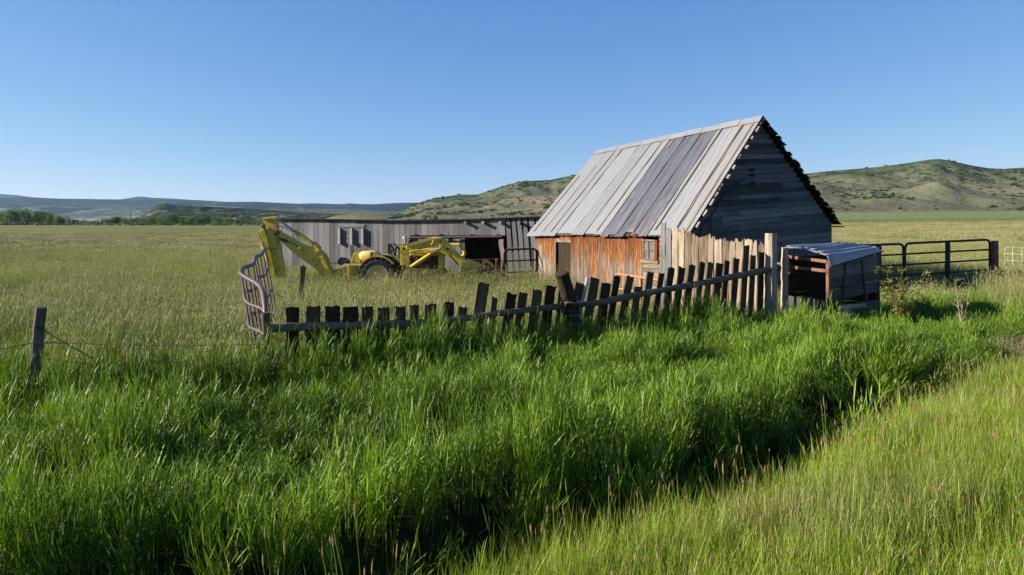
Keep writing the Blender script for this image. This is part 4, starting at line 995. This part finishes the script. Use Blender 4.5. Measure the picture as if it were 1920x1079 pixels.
for px_, h, k, lb in ((768, 9, 2, 'low wide bush like tree at the left of the small group above the shed roof'), (797, 16, 0, 'tallest round dark tree above the shed roof'), (807, 13, 3, 'narrow pointed dark tree between two round ones above the shed roof'),
                      (816, 14, 1, 'round dark tree at the right of the small group above the shed roof'), (779, 7, 2, 'small bright low tree above the shed roof beside a wider bush')):
    put_tree(k, px_, 417, h, 420, lb, None, 1.1 if h > 10 else 1.5)
for i, o in enumerate(protos):
    if i not in used: 
        for c in list(o.children): bpy.data.objects.remove(c)
        bpy.data.objects.remove(o)

# ------------------------------------------------------------------ poles, far houses, far posts
def pole(px, yt, yb, d, r, label, mat):
    t = P(px, yt, d); b = P(px, yb, d); o = empty('utility_pole', (b.x, b.y, b.z), label, 'pole'); mb = MB(); mb.tube([b-Vector((0, 0, 2)), t], r, 8); mb.build('mast', mat, o)
    mb = MB(); z = t.z-.06*(t.z-b.z); w = (t.z-b.z)*.12; mb.tube([(t.x-w, d, z), (t.x+w, d, z)], r*.6, 6); mb.build('crossarm', mat, o)
pole(573, 386, 422, 230, .13, 'thin brown utility pole rising behind the shed roof', M['rust'])
pole(245, 395, 421, 500, .22, 'thin grey utility pole rising out of the far tree line', M['bark'])
M['house_wall'] = plain('pale_house_wall', (.55, .46, .38)); M['house_roof'] = plain('grey_house_roof', (.16, .15, .16)); M['dark_window'] = plain('dark_window', (.03, .035, .04), .3)
hs = [(586, 400, 9, 'far pale house with dark trees, leftmost on the valley slope'), (612, 399, 7, 'far grey roofed house in the middle of the valley slope'), (666, 396, 7, 'far pinkish house high on the slope'), (681, 395, 6, 'far small pinkish house right of a larger one high on the slope'),
      (688, 405, 6, 'far white building low on the slope just above the grassy rise')]
for px_, py_, w_, lb in hs:
    d = 2250; p = P(px_, py_, d); s = w_/FPX*d; root = empty('farmhouse', tuple(p), lb, 'house'); h = s*.28
    mb = MB(); mb.box((p.x-s/2, d, p.z-6), (p.x+s/2, d+s*.5, p.z+h)); w0 = mb.build('wall', M['house_wall'], root)
    mb = MB(); mb.prism([(p.x-s*.55, d-s*.05, p.z+h), (p.x-s*.55, d+s*.25, p.z+h*1.7), (p.x-s*.55, d+s*.55, p.z+h)], (s*1.1, 0, 0)); mb.build('roof', M['house_roof'], root)
    for i in range(3): mb = MB(); mb.box((p.x-s*.35+i*s*.27, d-.1, p.z+h*.3), (p.x-s*.25+i*s*.27, d+.1, p.z+h*.7)); mb.build('window', M['dark_window'], root)
ff = empty('field_fence', (P(1590, 430, 150).x, 150, 0), 'row of tiny wooden posts crossing the far field right of the barn', 'fence')
for px_ in (1592, 1614.6, 1639, 1662, 1710.5, 1750, 1796, 1812, 1851, 1893, 1935, 1980):
    p = P(px_, 430, 150); z = gz(p.x, p.y); mb = MB(); mb.tube([(p.x, 150, z-.2), (p.x+random.uniform(-.05, .05), 150, z+1.25)], .05, 6); mb.build('post', M['rail'], ff)
for z_ in (.75, 1.05):
    mb = MB(); mb.tube([(x_, 150, gz(x_, 150)+z_) for x_ in np.linspace(P(1592, 0, 150).x, P(1980, 0, 150).x, 30)], .006, 3); mb.build('wire', M['wire'], ff)

# ------------------------------------------------------------------ shrub and dry weed at the right
q = P(1692, 560, 15.5); q.z = gz(q.x, q.y)
sh = empty('shrub', tuple(q), 'bright leafy shrub with orange stems before the pipe gates', 'shrub')
rs = random.Random(11); mb = MB(); lf = MB()
for i in range(9):
    a = rs.uniform(-1.1, 1.1) if i else .2; hh = rs.uniform(.75, 1.3); L = [q+Vector((0, 0, -.1))]
    for j in range(1, 7):
        f = j/6; L.append(q+Vector((math.sin(a)*.55*f+rs.uniform(-.03, .03), rs.uniform(-.06, .06)+.25*math.cos(i*2.4)*f, hh*f)))
    mb.tube(L, .009, 6, r1=.003)
    for j in range(2, 7):
        for t in range(3):
            b = L[j]; e = b+Vector((rs.uniform(-.2, .2), rs.uniform(-.2, .2), rs.uniform(.0, .14))); mb.tube([b, lerp(b, e, .5)+Vector((0, 0, .01)), e], .004, 4)
            for m_ in range(16):
                c = lerp(b, e, rs.random())+Vector((rs.gauss(0, .025), rs.gauss(0, .025), rs.gauss(0, .02))); u = Vector((rs.gauss(0, 1), rs.gauss(0, 1), rs.gauss(0, .6))).normalized(); v = u.orthogonal().normalized(); s = rs.uniform(.014, .03)
                lf.add([c-u*s, c+v*s*.5+Vector((0, 0, s*.2)), c+u*s, c-v*s*.5], [(0, 1, 2, 3)], None, rs.random())
M['stem'] = plain('shrub_stem', (.30, .14, .05)); mb.build('stem', M['stem'], sh); lf.build('leaves', M['bush_leaf'], sh)
M['straw'] = plain('dry_straw', (.42, .33, .20))
q = P(1804, 548, 14.5); q.z = gz(q.x, q.y); dw = empty('dead_weed', tuple(q), 'dry pale branching dead weed in front of the wide pipe gate', 'plant'); mb = MB()
for i in range(7):
    a = rs.uniform(-.5, .5); hh = rs.uniform(.6, 1.15); L = [q+Vector((math.sin(a)*.35*f, rs.uniform(-.03, .03), hh*f)) for f in (0, .3, .6, 1)]; mb.tube(L, .008, 5, r1=.003)
    for b in L[1:]:
        for t in range(3): mb.tube([b, b+Vector((rs.uniform(-.14, .14), rs.uniform(-.1, .1), rs.uniform(.05, .14)))], .004, 4, r1=.002)
mb.build('stalks', M['straw'], dw)
HAZE = 0.000024
# ------------------------------------------------------------------ grass
def grass_mat(name, lo, hi, head, tr=.35, rough=.45, dry=(.42, .36, .18), spec=.35):
    k = NT(name); gr = k.attr('tint').outputs['Fac']; gt = k.attr('stain').outputs['Fac']; gk = k.attr('gc').outputs['Vector']
    s = k.n('ShaderNodeSeparateXYZ'); k.l(gk, s.inputs[0]); kind = s.outputs['X']
    ins = k.attr('shade', 'INSTANCER').outputs['Fac']; dr = k.attr('dry', 'INSTANCER').outputs['Fac']
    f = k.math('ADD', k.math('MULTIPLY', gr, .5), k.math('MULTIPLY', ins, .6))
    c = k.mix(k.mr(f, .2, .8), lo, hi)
    c = k.mix(k.math('MULTIPLY', k.math('LESS_THAN', gr, .045), .8), c, dry)
    c = k.mix(k.math('MULTIPLY', dr, k.mr(gr, .1, .9, .35, 1)), c, dry)
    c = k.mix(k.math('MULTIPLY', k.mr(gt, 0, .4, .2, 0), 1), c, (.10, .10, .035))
    c = k.mix(kind, c, k.mix(gr, head[0], head[1]))
    c = k.mix(1, c, (.78, .78, .78), 'MULTIPLY'); k.col(c, 1); k.rough(rough); k.spec(spec)
    t = k.n('ShaderNodeBsdfTranslucent'); c2 = k.mix(1, c, (1.15, 1.1, .55), 'MULTIPLY'); k.l(c2, t.inputs[0])
    mx = k.n('ShaderNodeMixShader'); mx.inputs[0].default_value = tr; k.l(k.b.outputs[0], mx.inputs[1]); k.l(t.outputs[0], mx.inputs[2]); k.l(mx.outputs[0], k.out.inputs[0])
    return k.m
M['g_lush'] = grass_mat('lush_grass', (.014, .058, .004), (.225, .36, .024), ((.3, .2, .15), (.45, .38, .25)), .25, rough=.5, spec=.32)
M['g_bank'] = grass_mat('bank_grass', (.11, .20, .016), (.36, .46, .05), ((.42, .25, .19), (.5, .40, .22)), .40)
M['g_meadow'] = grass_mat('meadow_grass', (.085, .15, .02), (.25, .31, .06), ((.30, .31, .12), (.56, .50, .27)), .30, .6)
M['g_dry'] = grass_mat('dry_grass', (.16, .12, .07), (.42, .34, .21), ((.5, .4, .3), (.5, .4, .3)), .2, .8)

def tuft(name, n, rad, h0, h1, w0, w1, mat, bend=(.1, .6), lean=(0, 0), heads=0., head=(.05, .008), segs=3, seed=0, splay=.15, flat=False, droop=0.):
    R = np.random.default_rng(seed); V = []; F = []; G = []; T = []; S = []
    k = 0
    for i in range(n):
        r = rad*math.sqrt(R.random()); a = R.random()*6.283; bx, by = r*math.cos(a), r*math.sin(a)
        L = R.uniform(h0, h1); w = R.uniform(w0, w1); az = R.random()*6.283; bd = R.uniform(*bend)
        ishead = R.random() < heads
        if ishead: w *= .45; L *= 1.12; bd *= .4
        dx, dy = math.cos(az), math.sin(az); tw = az+1.57+R.normal(0, .5); wx, wy = math.cos(tw), math.sin(tw)
        gr = R.random(); lx, ly = lean[0]+R.normal(0, splay), lean[1]+R.normal(0, splay)
        rows = segs+1; zprev = None
        for j in range(rows):
            t = j/segs
            out = bd*L*t**2.2
            z = L*(t-.5*droop*max(0, t-.55)**1.5*2.2)*math.sqrt(max(.05, 1-.5*(bd*t)**2))
            x = bx+dx*out+lx*L*t; y = by+dy*out+ly*L*t
            ww = w*(1-t**1.6)*(.6+.4*min(1, 3*t)) if not ishead else w
            if j == segs and not ishead: V.append((x, y, z)); G.append((0, 0, 0)); T.append(gr); S.append(t)
            else:
                V += [(x-wx*ww/2, y-wy*ww/2, z), (x+wx*ww/2, y+wy*ww/2, z)]; G += [(0, 0, 0)]*2; T += [gr]*2; S += [t]*2
        nv = len(V)-k
        for j in range(segs-1): q = k+2*j; F.append((q, q+1, q+3, q+2))
        q = k+2*(segs-1)
        F.append((q, q+1, q+2) if not ishead else (q, q+1, q+3, q+2))
        k = len(V)
        if ishead:                                        # seed head: a slim four sided spindle
            hl = head[0]*R.uniform(.7, 1.4); hw = head[1]*R.uniform(.8, 1.3); tx, ty, tz = x, y, z
            ux, uy = dx*bd*.5+lx, dy*bd*.5+ly
            for f_, s_ in ((0, .3), (.25, 1), (.7, .8), (1, .1)):
                for a_ in range(3):
                    V.append((tx+ux*hl*f_+hw/2*s_*math.cos(a_*2.09), ty+uy*hl*f_+hw/2*s_*math.sin(a_*2.09), tz+hl*f_)); G.append((1, 0, 0)); T.append(R.random()); S.append(1)
            for j in range(3):
                for a_ in range(3): b = (a_+1) % 3; F.append((k+3*j+a_, k+3*j+b, k+3*j+3+b, k+3*j+3+a_))
            k = len(V)
    me = bpy.data.meshes.new(name); me.from_pydata(V, [], F)
    for nm, dat, ty, pr in (('gc', G, 'FLOAT_VECTOR', 'vector'), ('tint', T, 'FLOAT', 'value'), ('stain', S, 'FLOAT', 'value')):
        at = me.attributes.new(nm, ty, 'POINT'); at.data.foreach_set(pr, np.asarray(dat, np.float32).ravel())
    me.polygons.foreach_set('use_smooth', [True]*len(me.polygons)); me.materials.append(mat)
    return bpy.data.objects.new(name, me)
def leafy(name, n, rad, h0, h1, mat, seed=0, lw=(.010, .016), ll=(.13, .26), lean=(.05, -.02)):
    """upright stems that carry several short broad leaves"""
    R = np.random.default_rng(seed); V = []; F = []; T = []; S = []
    def blade(p, d, up, L, w, gr, segs=3, dr=.25):
        k = len(V); d = np.array(d)/np.linalg.norm(d); side_ = np.cross(d, (0, 0, 1.)); side_ = side_/(np.linalg.norm(side_)+1e-6); a = R.uniform(-.9, .9)
        side_ = side_*math.cos(a)+np.cross(d, side_)*math.sin(a)
        for j in range(segs+1):
            t = j/segs; q = p+d*L*t+np.array((0, 0, -dr*L*t*t))+up*L*.0
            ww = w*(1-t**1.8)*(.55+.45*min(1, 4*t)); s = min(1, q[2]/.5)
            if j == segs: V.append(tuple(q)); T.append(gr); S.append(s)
            else: V.append(tuple(q-side_*ww/2)); V.append(tuple(q+side_*ww/2)); T.extend([gr]*2); S.extend([s]*2)
        for j in range(segs-1): q = k+2*j; F.append((q, q+1, q+3, q+2))
        q = k+2*(segs-1); F.append((q, q+1, q+2))
    for i in range(n):
        r = rad*math.sqrt(R.random()); a = R.random()*6.283; b = np.array((r*math.cos(a), r*math.sin(a), 0.)); H = R.uniform(h0, h1)*(1-.25*(r/rad)**2)
        ax = np.array((lean[0]+R.normal(0, .13)+.25*b[0], lean[1]+R.normal(0, .13)+.25*b[1], 1.)); g = R.random(); az = R.random()*6.283
        blade(b, ax, 0, H*.95, .006, g, 2, .0)
        nl = R.integers(3, 6)
        for j in range(nl):
            f = .35+.62*j/(nl-1)*R.uniform(.9, 1.05); f = min(f, .98); an = az+j*3.14+R.normal(0, .5); o = R.uniform(.22, .75)*(1.15-.5*f)
            blade(b+ax*H*f*.95, (math.cos(an)*o+ax[0], math.sin(an)*o+ax[1], 1.), 0, R.uniform(*ll), R.uniform(*lw), min(1, max(0, g*.5+R.random()*.5)), 3, R.uniform(.0, .45))
    me = bpy.data.meshes.new(name); me.from_pydata(V, [], F)
    at = me.attributes.new('gc', 'FLOAT_VECTOR', 'POINT'); at.data.foreach_set('vector', np.zeros(len(V)*3, np.float32))
    for nm, dat in (('tint', T), ('stain', S)): at = me.attributes.new(nm, 'FLOAT', 'POINT'); at.data.foreach_set('value', np.asarray(dat, np.float32))
    me.polygons.foreach_set('use_smooth', [True]*len(me.polygons)); me.materials.append(mat)
    return bpy.data.objects.new(name, me)
def scatter(name, X, Y, protos, scale, zs, rot, shade, dry, label=None, cat=None, tilt=None, zoff=-.02, idx=None):
    col = bpy.data.collections.new(name+'_kinds')
    for p in protos: col.objects.link(p)
    n = len(X); Z = ground(X, Y)+zoff if zoff is not None else np.zeros(n)
    me = bpy.data.meshes.new(name); me.vertices.add(n); me.vertices.foreach_set('co', np.stack([X, Y, Z], 1).ravel().astype(np.float32))
    def fa(nm, ty, pr, d): at = me.attributes.new(nm, ty, 'POINT'); at.data.foreach_set(pr, np.asarray(d).ravel())
    t = tilt if tilt is not None else np.zeros((n, 2))
    fa('rot', 'FLOAT_VECTOR', 'vector', np.stack([t[:, 0], t[:, 1], rot], 1).astype(np.float32))
    fa('scl', 'FLOAT_VECTOR', 'vector', np.stack([scale, scale, scale*zs], 1).astype(np.float32))
    fa('kidx', 'INT', 'value', (RNG.integers(0, len(protos), n) if idx is None else idx).astype(np.int32))
    fa('shade', 'FLOAT', 'value', np.asarray(shade, np.float32)); fa('dry', 'FLOAT', 'value', np.asarray(dry, np.float32))
    o = bpy.data.objects.new(name, me); SC.collection.objects.link(o)
    g = bpy.data.node_groups.new(name, 'GeometryNodeTree')
    g.interface.new_socket('Geometry', in_out='INPUT', socket_type='NodeSocketGeometry'); g.interface.new_socket('Geometry', in_out='OUTPUT', socket_type='NodeSocketGeometry')
    N = g.nodes.new; gi = N('NodeGroupInput'); go = N('NodeGroupOutput'); mp = N('GeometryNodeMeshToPoints'); ip = N('GeometryNodeInstanceOnPoints'); ci = N('GeometryNodeCollectionInfo')
    ci.inputs[0].default_value = col; ci.inputs['Separate Children'].default_value = True; ci.inputs['Reset Children'].default_value = True
    ip.inputs['Pick Instance'].default_value = True
    def na(nm, ty): q = N('GeometryNodeInputNamedAttribute'); q.data_type = ty; q.inputs[0].default_value = nm; return q.outputs[0]
    L = g.links.new; L(gi.outputs[0], mp.inputs[0]); L(mp.outputs[0], ip.inputs['Points']); L(ci.outputs[0], ip.inputs['Instance'])
    L(na('kidx', 'INT'), ip.inputs['Instance Index']); L(na('rot', 'FLOAT_VECTOR'), ip.inputs['Rotation']); L(na('scl', 'FLOAT_VECTOR'), ip.inputs['Scale']); L(ip.outputs[0], go.inputs[0])
    md = o.modifiers.new('grass', 'NODES'); md.node_group = g
    for p in protos:
        for m in p.data.materials:
            if m.name not in [q.name for q in me.materials]: me.materials.append(m)
    tag(o, label, cat, kind='stuff'); return o
def area(n_per, x0, x1, y0, y1, ok):
    n = int(n_per*(x1-x0)*(y1-y0)); X = RNG.uniform(x0, x1, n); Y = RNG.uniform(y0, y1, n); m = ok(X, Y); return X[m], Y[m]
def view(X, Y, mar=2.2): return (np.abs(X) < Y*.80+mar)
LX = np.array([-30, -14, -6.4, -3.4, 6.2, 9.6, 14, 20, 40]); LY = np.array([5.0, 6.4, 8.1, 9.8, 16.4, 18.2, 20.5, 22.5, 30])
def lushline(X): return np.interp(X, LX, LY)
def inside_building(X, Y):
    def q(A, u, v, lu, lv):
        a = (X-A[0])*u[0]+(Y-A[1])*u[1]; b = (X-A[0])*v[0]+(Y-A[1])*v[1]; return (a > .1) & (a < lu-.1) & (b > .1) & (b < lv-.1)
    return q(C1, side, gab, LL, GW) | q(SA, sdir, -sn, (SB-SA).length, 6) | q(Lc, -ld, cd, (Cc-Lc).length, (Rc-Cc).length)
def rotr(n): return RNG.uniform(0, 6.283, n)
def strawpatch(X, Y): return ((X-9.2)/1.0)**2+((Y-12.3)/.7)**2 < .6+.5*fbm(X*2, Y*2, 2)
# 1. lush broad bladed grass between the ditch and the fences (a second, finer size near the camera)
lush = [leafy('lush_tuft', 26, .12, .32, .62, M['g_lush'], seed=s, lw=(.006, .0115), ll=(.10, .21)) for s in range(7)]
def ok_l(X, Y):
    s = bank(X, Y); n = fbm(X*.9+3, Y*.9, 3); edge = lushline(X)+1.6*(n-.5)
    return view(X, Y) & ~strawpatch(X, Y) & (s < -.5-.35*RNG.random(len(X))) & (Y < edge) & ~inside_building(X, Y) & (Y < 26)
X, Y = area(28, -12, 24, 2, 24, ok_l)
def lush_h(X, Y):
    """taller and lower swathes running along the ditch"""
    s = -bank(X, Y); n = fbm(X*.55+Y*.15, Y*.75-X*.35+4, 3); n2 = fbm(X*1.5-Y*.3, Y*1.9-X*.9+7, 2)
    h = .52+.62*sm(.3, .68, n)+.42*(sm(.32, .66, n2)-.4)
    w_ = s+1.1*(fbm(X*.35+3, Y*.35+1, 2)-.5); h = h+.21*np.cos((w_-1.75)*2*math.pi/2.2)*np.exp(-s/7)+.20*np.exp(-((s-1.6)/.55)**2)-.16*sm(1.35, .75, s)
    h = h*lerp(1, .66, sm(4, 8, X)*sm(9, 12, Y))
    h = h+(.30+.32*sm(2, -1, X))*np.exp(-((Y-lushline(X)+.35)/.75)**2)-.34*np.exp(-((Y-lushline(X)+1.75)/.6)**2)*sm(6, 3, X)
    return np.clip(h, .42, 1.55)*(.78+.36*vnoise(X*2.6, Y*2.6))*(.88+.24*RNG.random(len(X)))
H = lush_h(X, Y); sb = -bank(X, Y)
tl = np.zeros((len(X), 2)); lodge = np.exp(-((sb-.9)/.45)**2)*.55; tl[:, 0] = lodge*RNG.uniform(.5, 1.2, len(X))+RNG.normal(0, .10, len(X)); tl[:, 1] = RNG.normal(.05, .12, len(X))
scatter('lush_grass', X, Y, lush, RNG.uniform(.8, 1.15, len(X)), H, rotr(len(X)), fbm(X*.8, Y*.8+7, 3)+RNG.normal(0, .12, len(X)), 0*X+.0, 'thick deep green broad bladed grass between ditch and fence', 'grass', tilt=tl)
# far lush pockets inside the yard and around the gates
def ok_p(X, Y):
    n = fbm(X*.35+11, Y*.35+2, 3); c = np.exp(-(((X+.3)/3.2)**2+((Y-18.5)/3.2)**2)); e = (X > 7.5) & (Y > 17) & (Y < 27)
    return view(X, Y) & (Y >= lushline(X)) & ((n+.30*c > .62) | (e & (n > .45))) & ~inside_building(X, Y)
X, Y = area(5, -16, 26, 9, 34, ok_p)
scatter('green_pockets', X, Y, lush, RNG.uniform(1, 1.3, len(X)), RNG.uniform(.55, .85, len(X)), rotr(len(X)), fbm(X, Y, 2), 0*X, 'patches of greener taller grass in the yard', 'grass')
# 2. finer yellow green grass of the near bank
fine = [leafy('bank_tuft', 26, .15, .22, .40, M['g_bank'], seed=15+s, lw=(.003, .006), ll=(.09, .2)) for s in range(3)]+[tuft('bank_tuft', 85, .15, .22, .46, .0035, .007, M['g_bank'], (.05, .45), (.05, 0), .012, (.035, .005), segs=3, seed=20+s, splay=.13) for s in range(6)]
fineh = [tuft('bank_tuft', 60, .22, .28, .50, .003, .005, M['g_bank'], (.05, .35), (.05, 0), .10, (.05, .007), segs=3, seed=30+s, splay=.13) for s in range(3)]
def ok_b(X, Y): s = bank(X, Y); return view(X, Y, 1.5) & (s > -.05+.15*(fbm(X*3, Y*3, 2)-.5)) & (np.hypot(X, Y) > 1.6) & (Y < 20) & ((Y > 2.2))
X, Y = area(44, -7, 15, 1.2, 13, ok_b)
Hh = .45+.8*fbm(X*.8+4, Y*.8, 3)+.35*vnoise(X*3.2, Y*3.2)+RNG.normal(0, .08, len(X)); Hh *= lerp(1, 1.35, sm(5, 9, X))
dryf = np.clip((fbm(X*1.1+30, Y*1.1, 3)-.55)*2.5, 0, .4)
scatter('bank_grass', X, Y, fine+fineh[:1], RNG.uniform(.85, 1.15, len(X)), Hh, rotr(len(X)), fbm(X*.9, Y*.9+9, 3)+RNG.normal(0, .12, len(X)), dryf, 'fine yellow green grass on the near bank', 'grass')
X, Y = area(7, 3, 15, 5.5, 13, lambda X, Y: ok_b(X, Y) & (fbm(X*.7+8, Y*.7, 2) > lerp(.62, .35, sm(5, 9, X))))
scatter('coarse_bank_grass', X, Y, fine[:3]+lush[:1], RNG.uniform(1.2, 1.7, len(X)), RNG.uniform(.75, 1.1, len(X)), rotr(len(X)), RNG.uniform(.1, .9, len(X)), 0*X, 'coarser taller grass clumps at the upper end of the near bank', 'grass')
# 3. meadow with pale seed heads behind the fences
mead = [tuft('meadow_tuft', 62, .42, .30, .58, .006, .011, M['g_meadow'], (.1, .6), (.12, .02), .36, (.05, .010), segs=2, seed=40+s, splay=.2) for s in range(5)]
def ok_m(X, Y):
    n = fbm(X*.9+3, Y*.9, 3); return view(X, Y, 4) & (Y > lushline(X)+1.6*(n-.5)-.1) & ~inside_building(X, Y)
def mh(X, Y): return .62+.75*fbm(X*.28+2, Y*.28+5, 4)+.12*RNG.normal(0, 1, len(X))
X1, Y1 = area(9, -28, 28, 6, 30, ok_m); X2, Y2 = area(4.5, -52, 52, 30, 60, ok_m)
X = np.r_[X1, X2]; Y = np.r_[Y1, Y2]
hh = np.clip(mh(X, Y), .45, 1.3)*(.62+.76*vnoise(X*1.1, Y*1.1))*(1-.1*np.exp(-(((X+5.5)/2.5)**2+((Y-27)/2.5)**2)))*lerp(1, .8, sm(-6, 2, X)*sm(28, 24, Y)*sm(12, 16, Y)); yard = sm(-4, 0, X)*sm(6, 4, X)*(Y < 33)
scatter('meadow_grass', X, Y, mead, RNG.uniform(.9, 1.25, len(X)), hh, RNG.normal(0, .8, len(X)), .0+1.1*fbm(X*.12, Y*.32, 4)+RNG.normal(0, .1, len(X)), np.clip((fbm(X*.12+50, Y*.3, 3)-.48)*1.8, 0, .5), 'olive meadow grass with pale seed heads', 'grass')
# 4. far meadow, broader patches
fm = [tuft('far_meadow_patch', 260, 1.5, .3, .58, .03, .055, M['g_meadow'], (.1, .6), (.1, .02), .25, (.10, .04), segs=2, seed=60+s, splay=.2) for s in range(4)]
def ok_f(X, Y): return view(X, Y, 6) & (Y > 57)
X, Y = area(.42, -150, 150, 57, 175, ok_f); keep = RNG.random(len(X)) < lerp(1, .12, sm(75, 170, Y)); X, Y = X[keep], Y[keep]
scatter('far_meadow_grass', X, Y, fm, RNG.uniform(.9, 1.2, len(X)), lerp(1, .55, sm(90, 175, Y))*(.7+.5*fbm(X*.1, Y*.1, 3)), rotr(len(X)), .25+.6*fbm(X*.06, Y*.12, 4), np.clip((fbm(X*.05+50, Y*.1, 3)-.38)*1.6, 0, .6), 'distant meadow grass', 'grass')
# 5. tall seed stalks along the ditch edge
stk = [tuft('seed_stalk', 3, .05, .6, .95, .005, .008, M['g_bank'], (.05, .25), (.0, 0), 1.0, (.075, .010), segs=4, seed=80+s, splay=.06) for s in range(5)]
def ok_s(X, Y): s = bank(X, Y); return view(X, Y, 1) & (s > -.12) & (s < .22)
X, Y = area(24, -5, 6, 2, 8.5, ok_s); k = RNG.random(len(X)) < np.where(X < .2, .6, .1); X, Y = X[k], Y[k]
scatter('seed_stalks', X, Y, stk, RNG.uniform(.75, 1.0, len(X)), RNG.uniform(.55, 1.0, len(X)), rotr(len(X)), RNG.random(len(X)), RNG.uniform(0, .3, len(X)), 'thin stalks with pinkish brown seed heads at the ditch edge', 'grass')
X, Y = area(.8, 0, 14, 2, 12, ok_b)
scatter('bank_seed_heads', X, Y, [tuft('panicle', 9, .14, .42, .66, .003, .005, M['g_bank'], (.05, .4), (.05, 0), 1., (.06, .008), segs=3, seed=90+s, splay=.12) for s in range(3)], RNG.uniform(.8, 1.05, len(X)), RNG.uniform(.8, 1.1, len(X)), rotr(len(X)), RNG.random(len(X)), RNG.uniform(0, .5, len(X)), 'scattered pinkish seed heads over the near bank', 'grass')
X, Y = area(.012, -420, 30, 515, 600, lambda X, Y: X < 10)
undergrowth_pts = (X, Y)
# 6. dead straw at the right, and tall weeds by the gate
dryt = [tuft('straw_tuft', 40, .35, .2, .7, .005, .010, M['g_dry'], (.5, 1.6), (.1, -.1), 0, segs=3, seed=100+s, splay=.7, droop=.6) for s in range(3)]
X, Y = area(16, 7.4, 11, 11, 14, strawpatch)
scatter('dead_straw', X, Y, dryt, RNG.uniform(.6, 1., len(X)), RNG.uniform(.4, .8, len(X)), rotr(len(X)), RNG.random(len(X)), 0*X, 'heap of dead straw and bare soil at the right', 'straw', zoff=.02)
X, Y = area(6, 12, 20, 12.5, 25, lambda X, Y: view(X, Y, 2) & (X > Y*.70) & (Y < lushline(X)+3))
scatter('tall_weeds', X, Y, fineh+mead[:2], RNG.uniform(1.2, 1.7, len(X)), RNG.uniform(.9, 1.3, len(X)), rotr(len(X)), RNG.random(len(X)), RNG.uniform(0, .6, len(X)), 'tall seeding weeds near the gate post', 'weeds')
# 7. brush on the green hill
def scrub(seed):
    random.seed(seed); mb = MB(); crown(mb, Vector((0, 0, .35)), .9, .55, 90, .22, 5)
    me = bpy.data.meshes.new('brush'); me.from_pydata(mb.v, [], mb.f); at = me.attributes.new('tint', 'FLOAT', 'POINT'); at.data.foreach_set('value', mb.c); me.materials.append(M['leaf'] if seed > 3 else M['brush_leaf']); return bpy.data.objects.new('brush', me)
X, Y = undergrowth_pts; sz_ = np.interp(X/Y*FPX+CXP, [q[0] for q in hp], [q[1] for q in hp])/FPX*Y
scatter('undergrowth', X, Y, [scrub(4), scrub(5), scrub(6)], sz_*.20*RNG.uniform(.6, 1.3, len(X))+.8, RNG.uniform(.8, 1.2, len(X)), rotr(len(X)), RNG.random(len(X)), 0*X, 'dense low bushes filling the foot of the far tree line', 'bushes')
hx, hy, hz, ht = HR; n = 9000; T_ = RNG.uniform(.03, 1, n); C_ = RNG.uniform(0, hx.shape[1]-2, n); ci_ = C_.astype(int); fr = C_-ci_
ri = T_*109; r0 = ri.astype(int); rf = ri-r0
def bil(A): return (A[r0, ci_]*(1-fr)+A[r0, ci_+1]*fr)*(1-rf)+(A[r0+1, ci_]*(1-fr)+A[r0+1, ci_+1]*fr)*rf
X, Y, Z = bil(hx), bil(hy), bil(hz); dn_ = fbm(X/40, Y/60+3, 4)+.25*(T_-.55); k = (dn_ > .52+.12*RNG.random(n)) | (RNG.random(n) < .03); X, Y, Z = X[k], Y[k], Z[k]
o = scatter('hill_brush', X, Y, [scrub(1), scrub(2), scrub(3)], RNG.uniform(1.0, 3.4, len(X)), RNG.uniform(.6, .95, len(X)), rotr(len(X)), RNG.random(len(X)), 0*X, 'dark green brush scattered over the hill', 'brush', zoff=None)
co = np.stack([X, Y, Z], 1).ravel().astype(np.float32); o.data.vertices.foreach_set('co', co); o.data.update()

# ------------------------------------------------------------------ haze
hz_m = bpy.data.materials.new('haze_air'); hz_m.use_nodes = True; t = hz_m.node_tree; t.nodes.clear()
ho = t.nodes.new('ShaderNodeOutputMaterial'); hv = t.nodes.new('ShaderNodeVolumePrincipled'); hv.inputs['Density'].default_value = HAZE; hv.inputs['Color'].default_value = (.42, .68, 1, 1); hv.inputs['Anisotropy'].default_value = .2
t.links.new(hv.outputs[0], ho.inputs['Volume'])
if HAZE > 0:
    mb = MB(); mb.box((-17000, -17000, -130), (17000, 17000, 500)); o = mb.build('haze', hz_m); tag(o, kind='stuff')
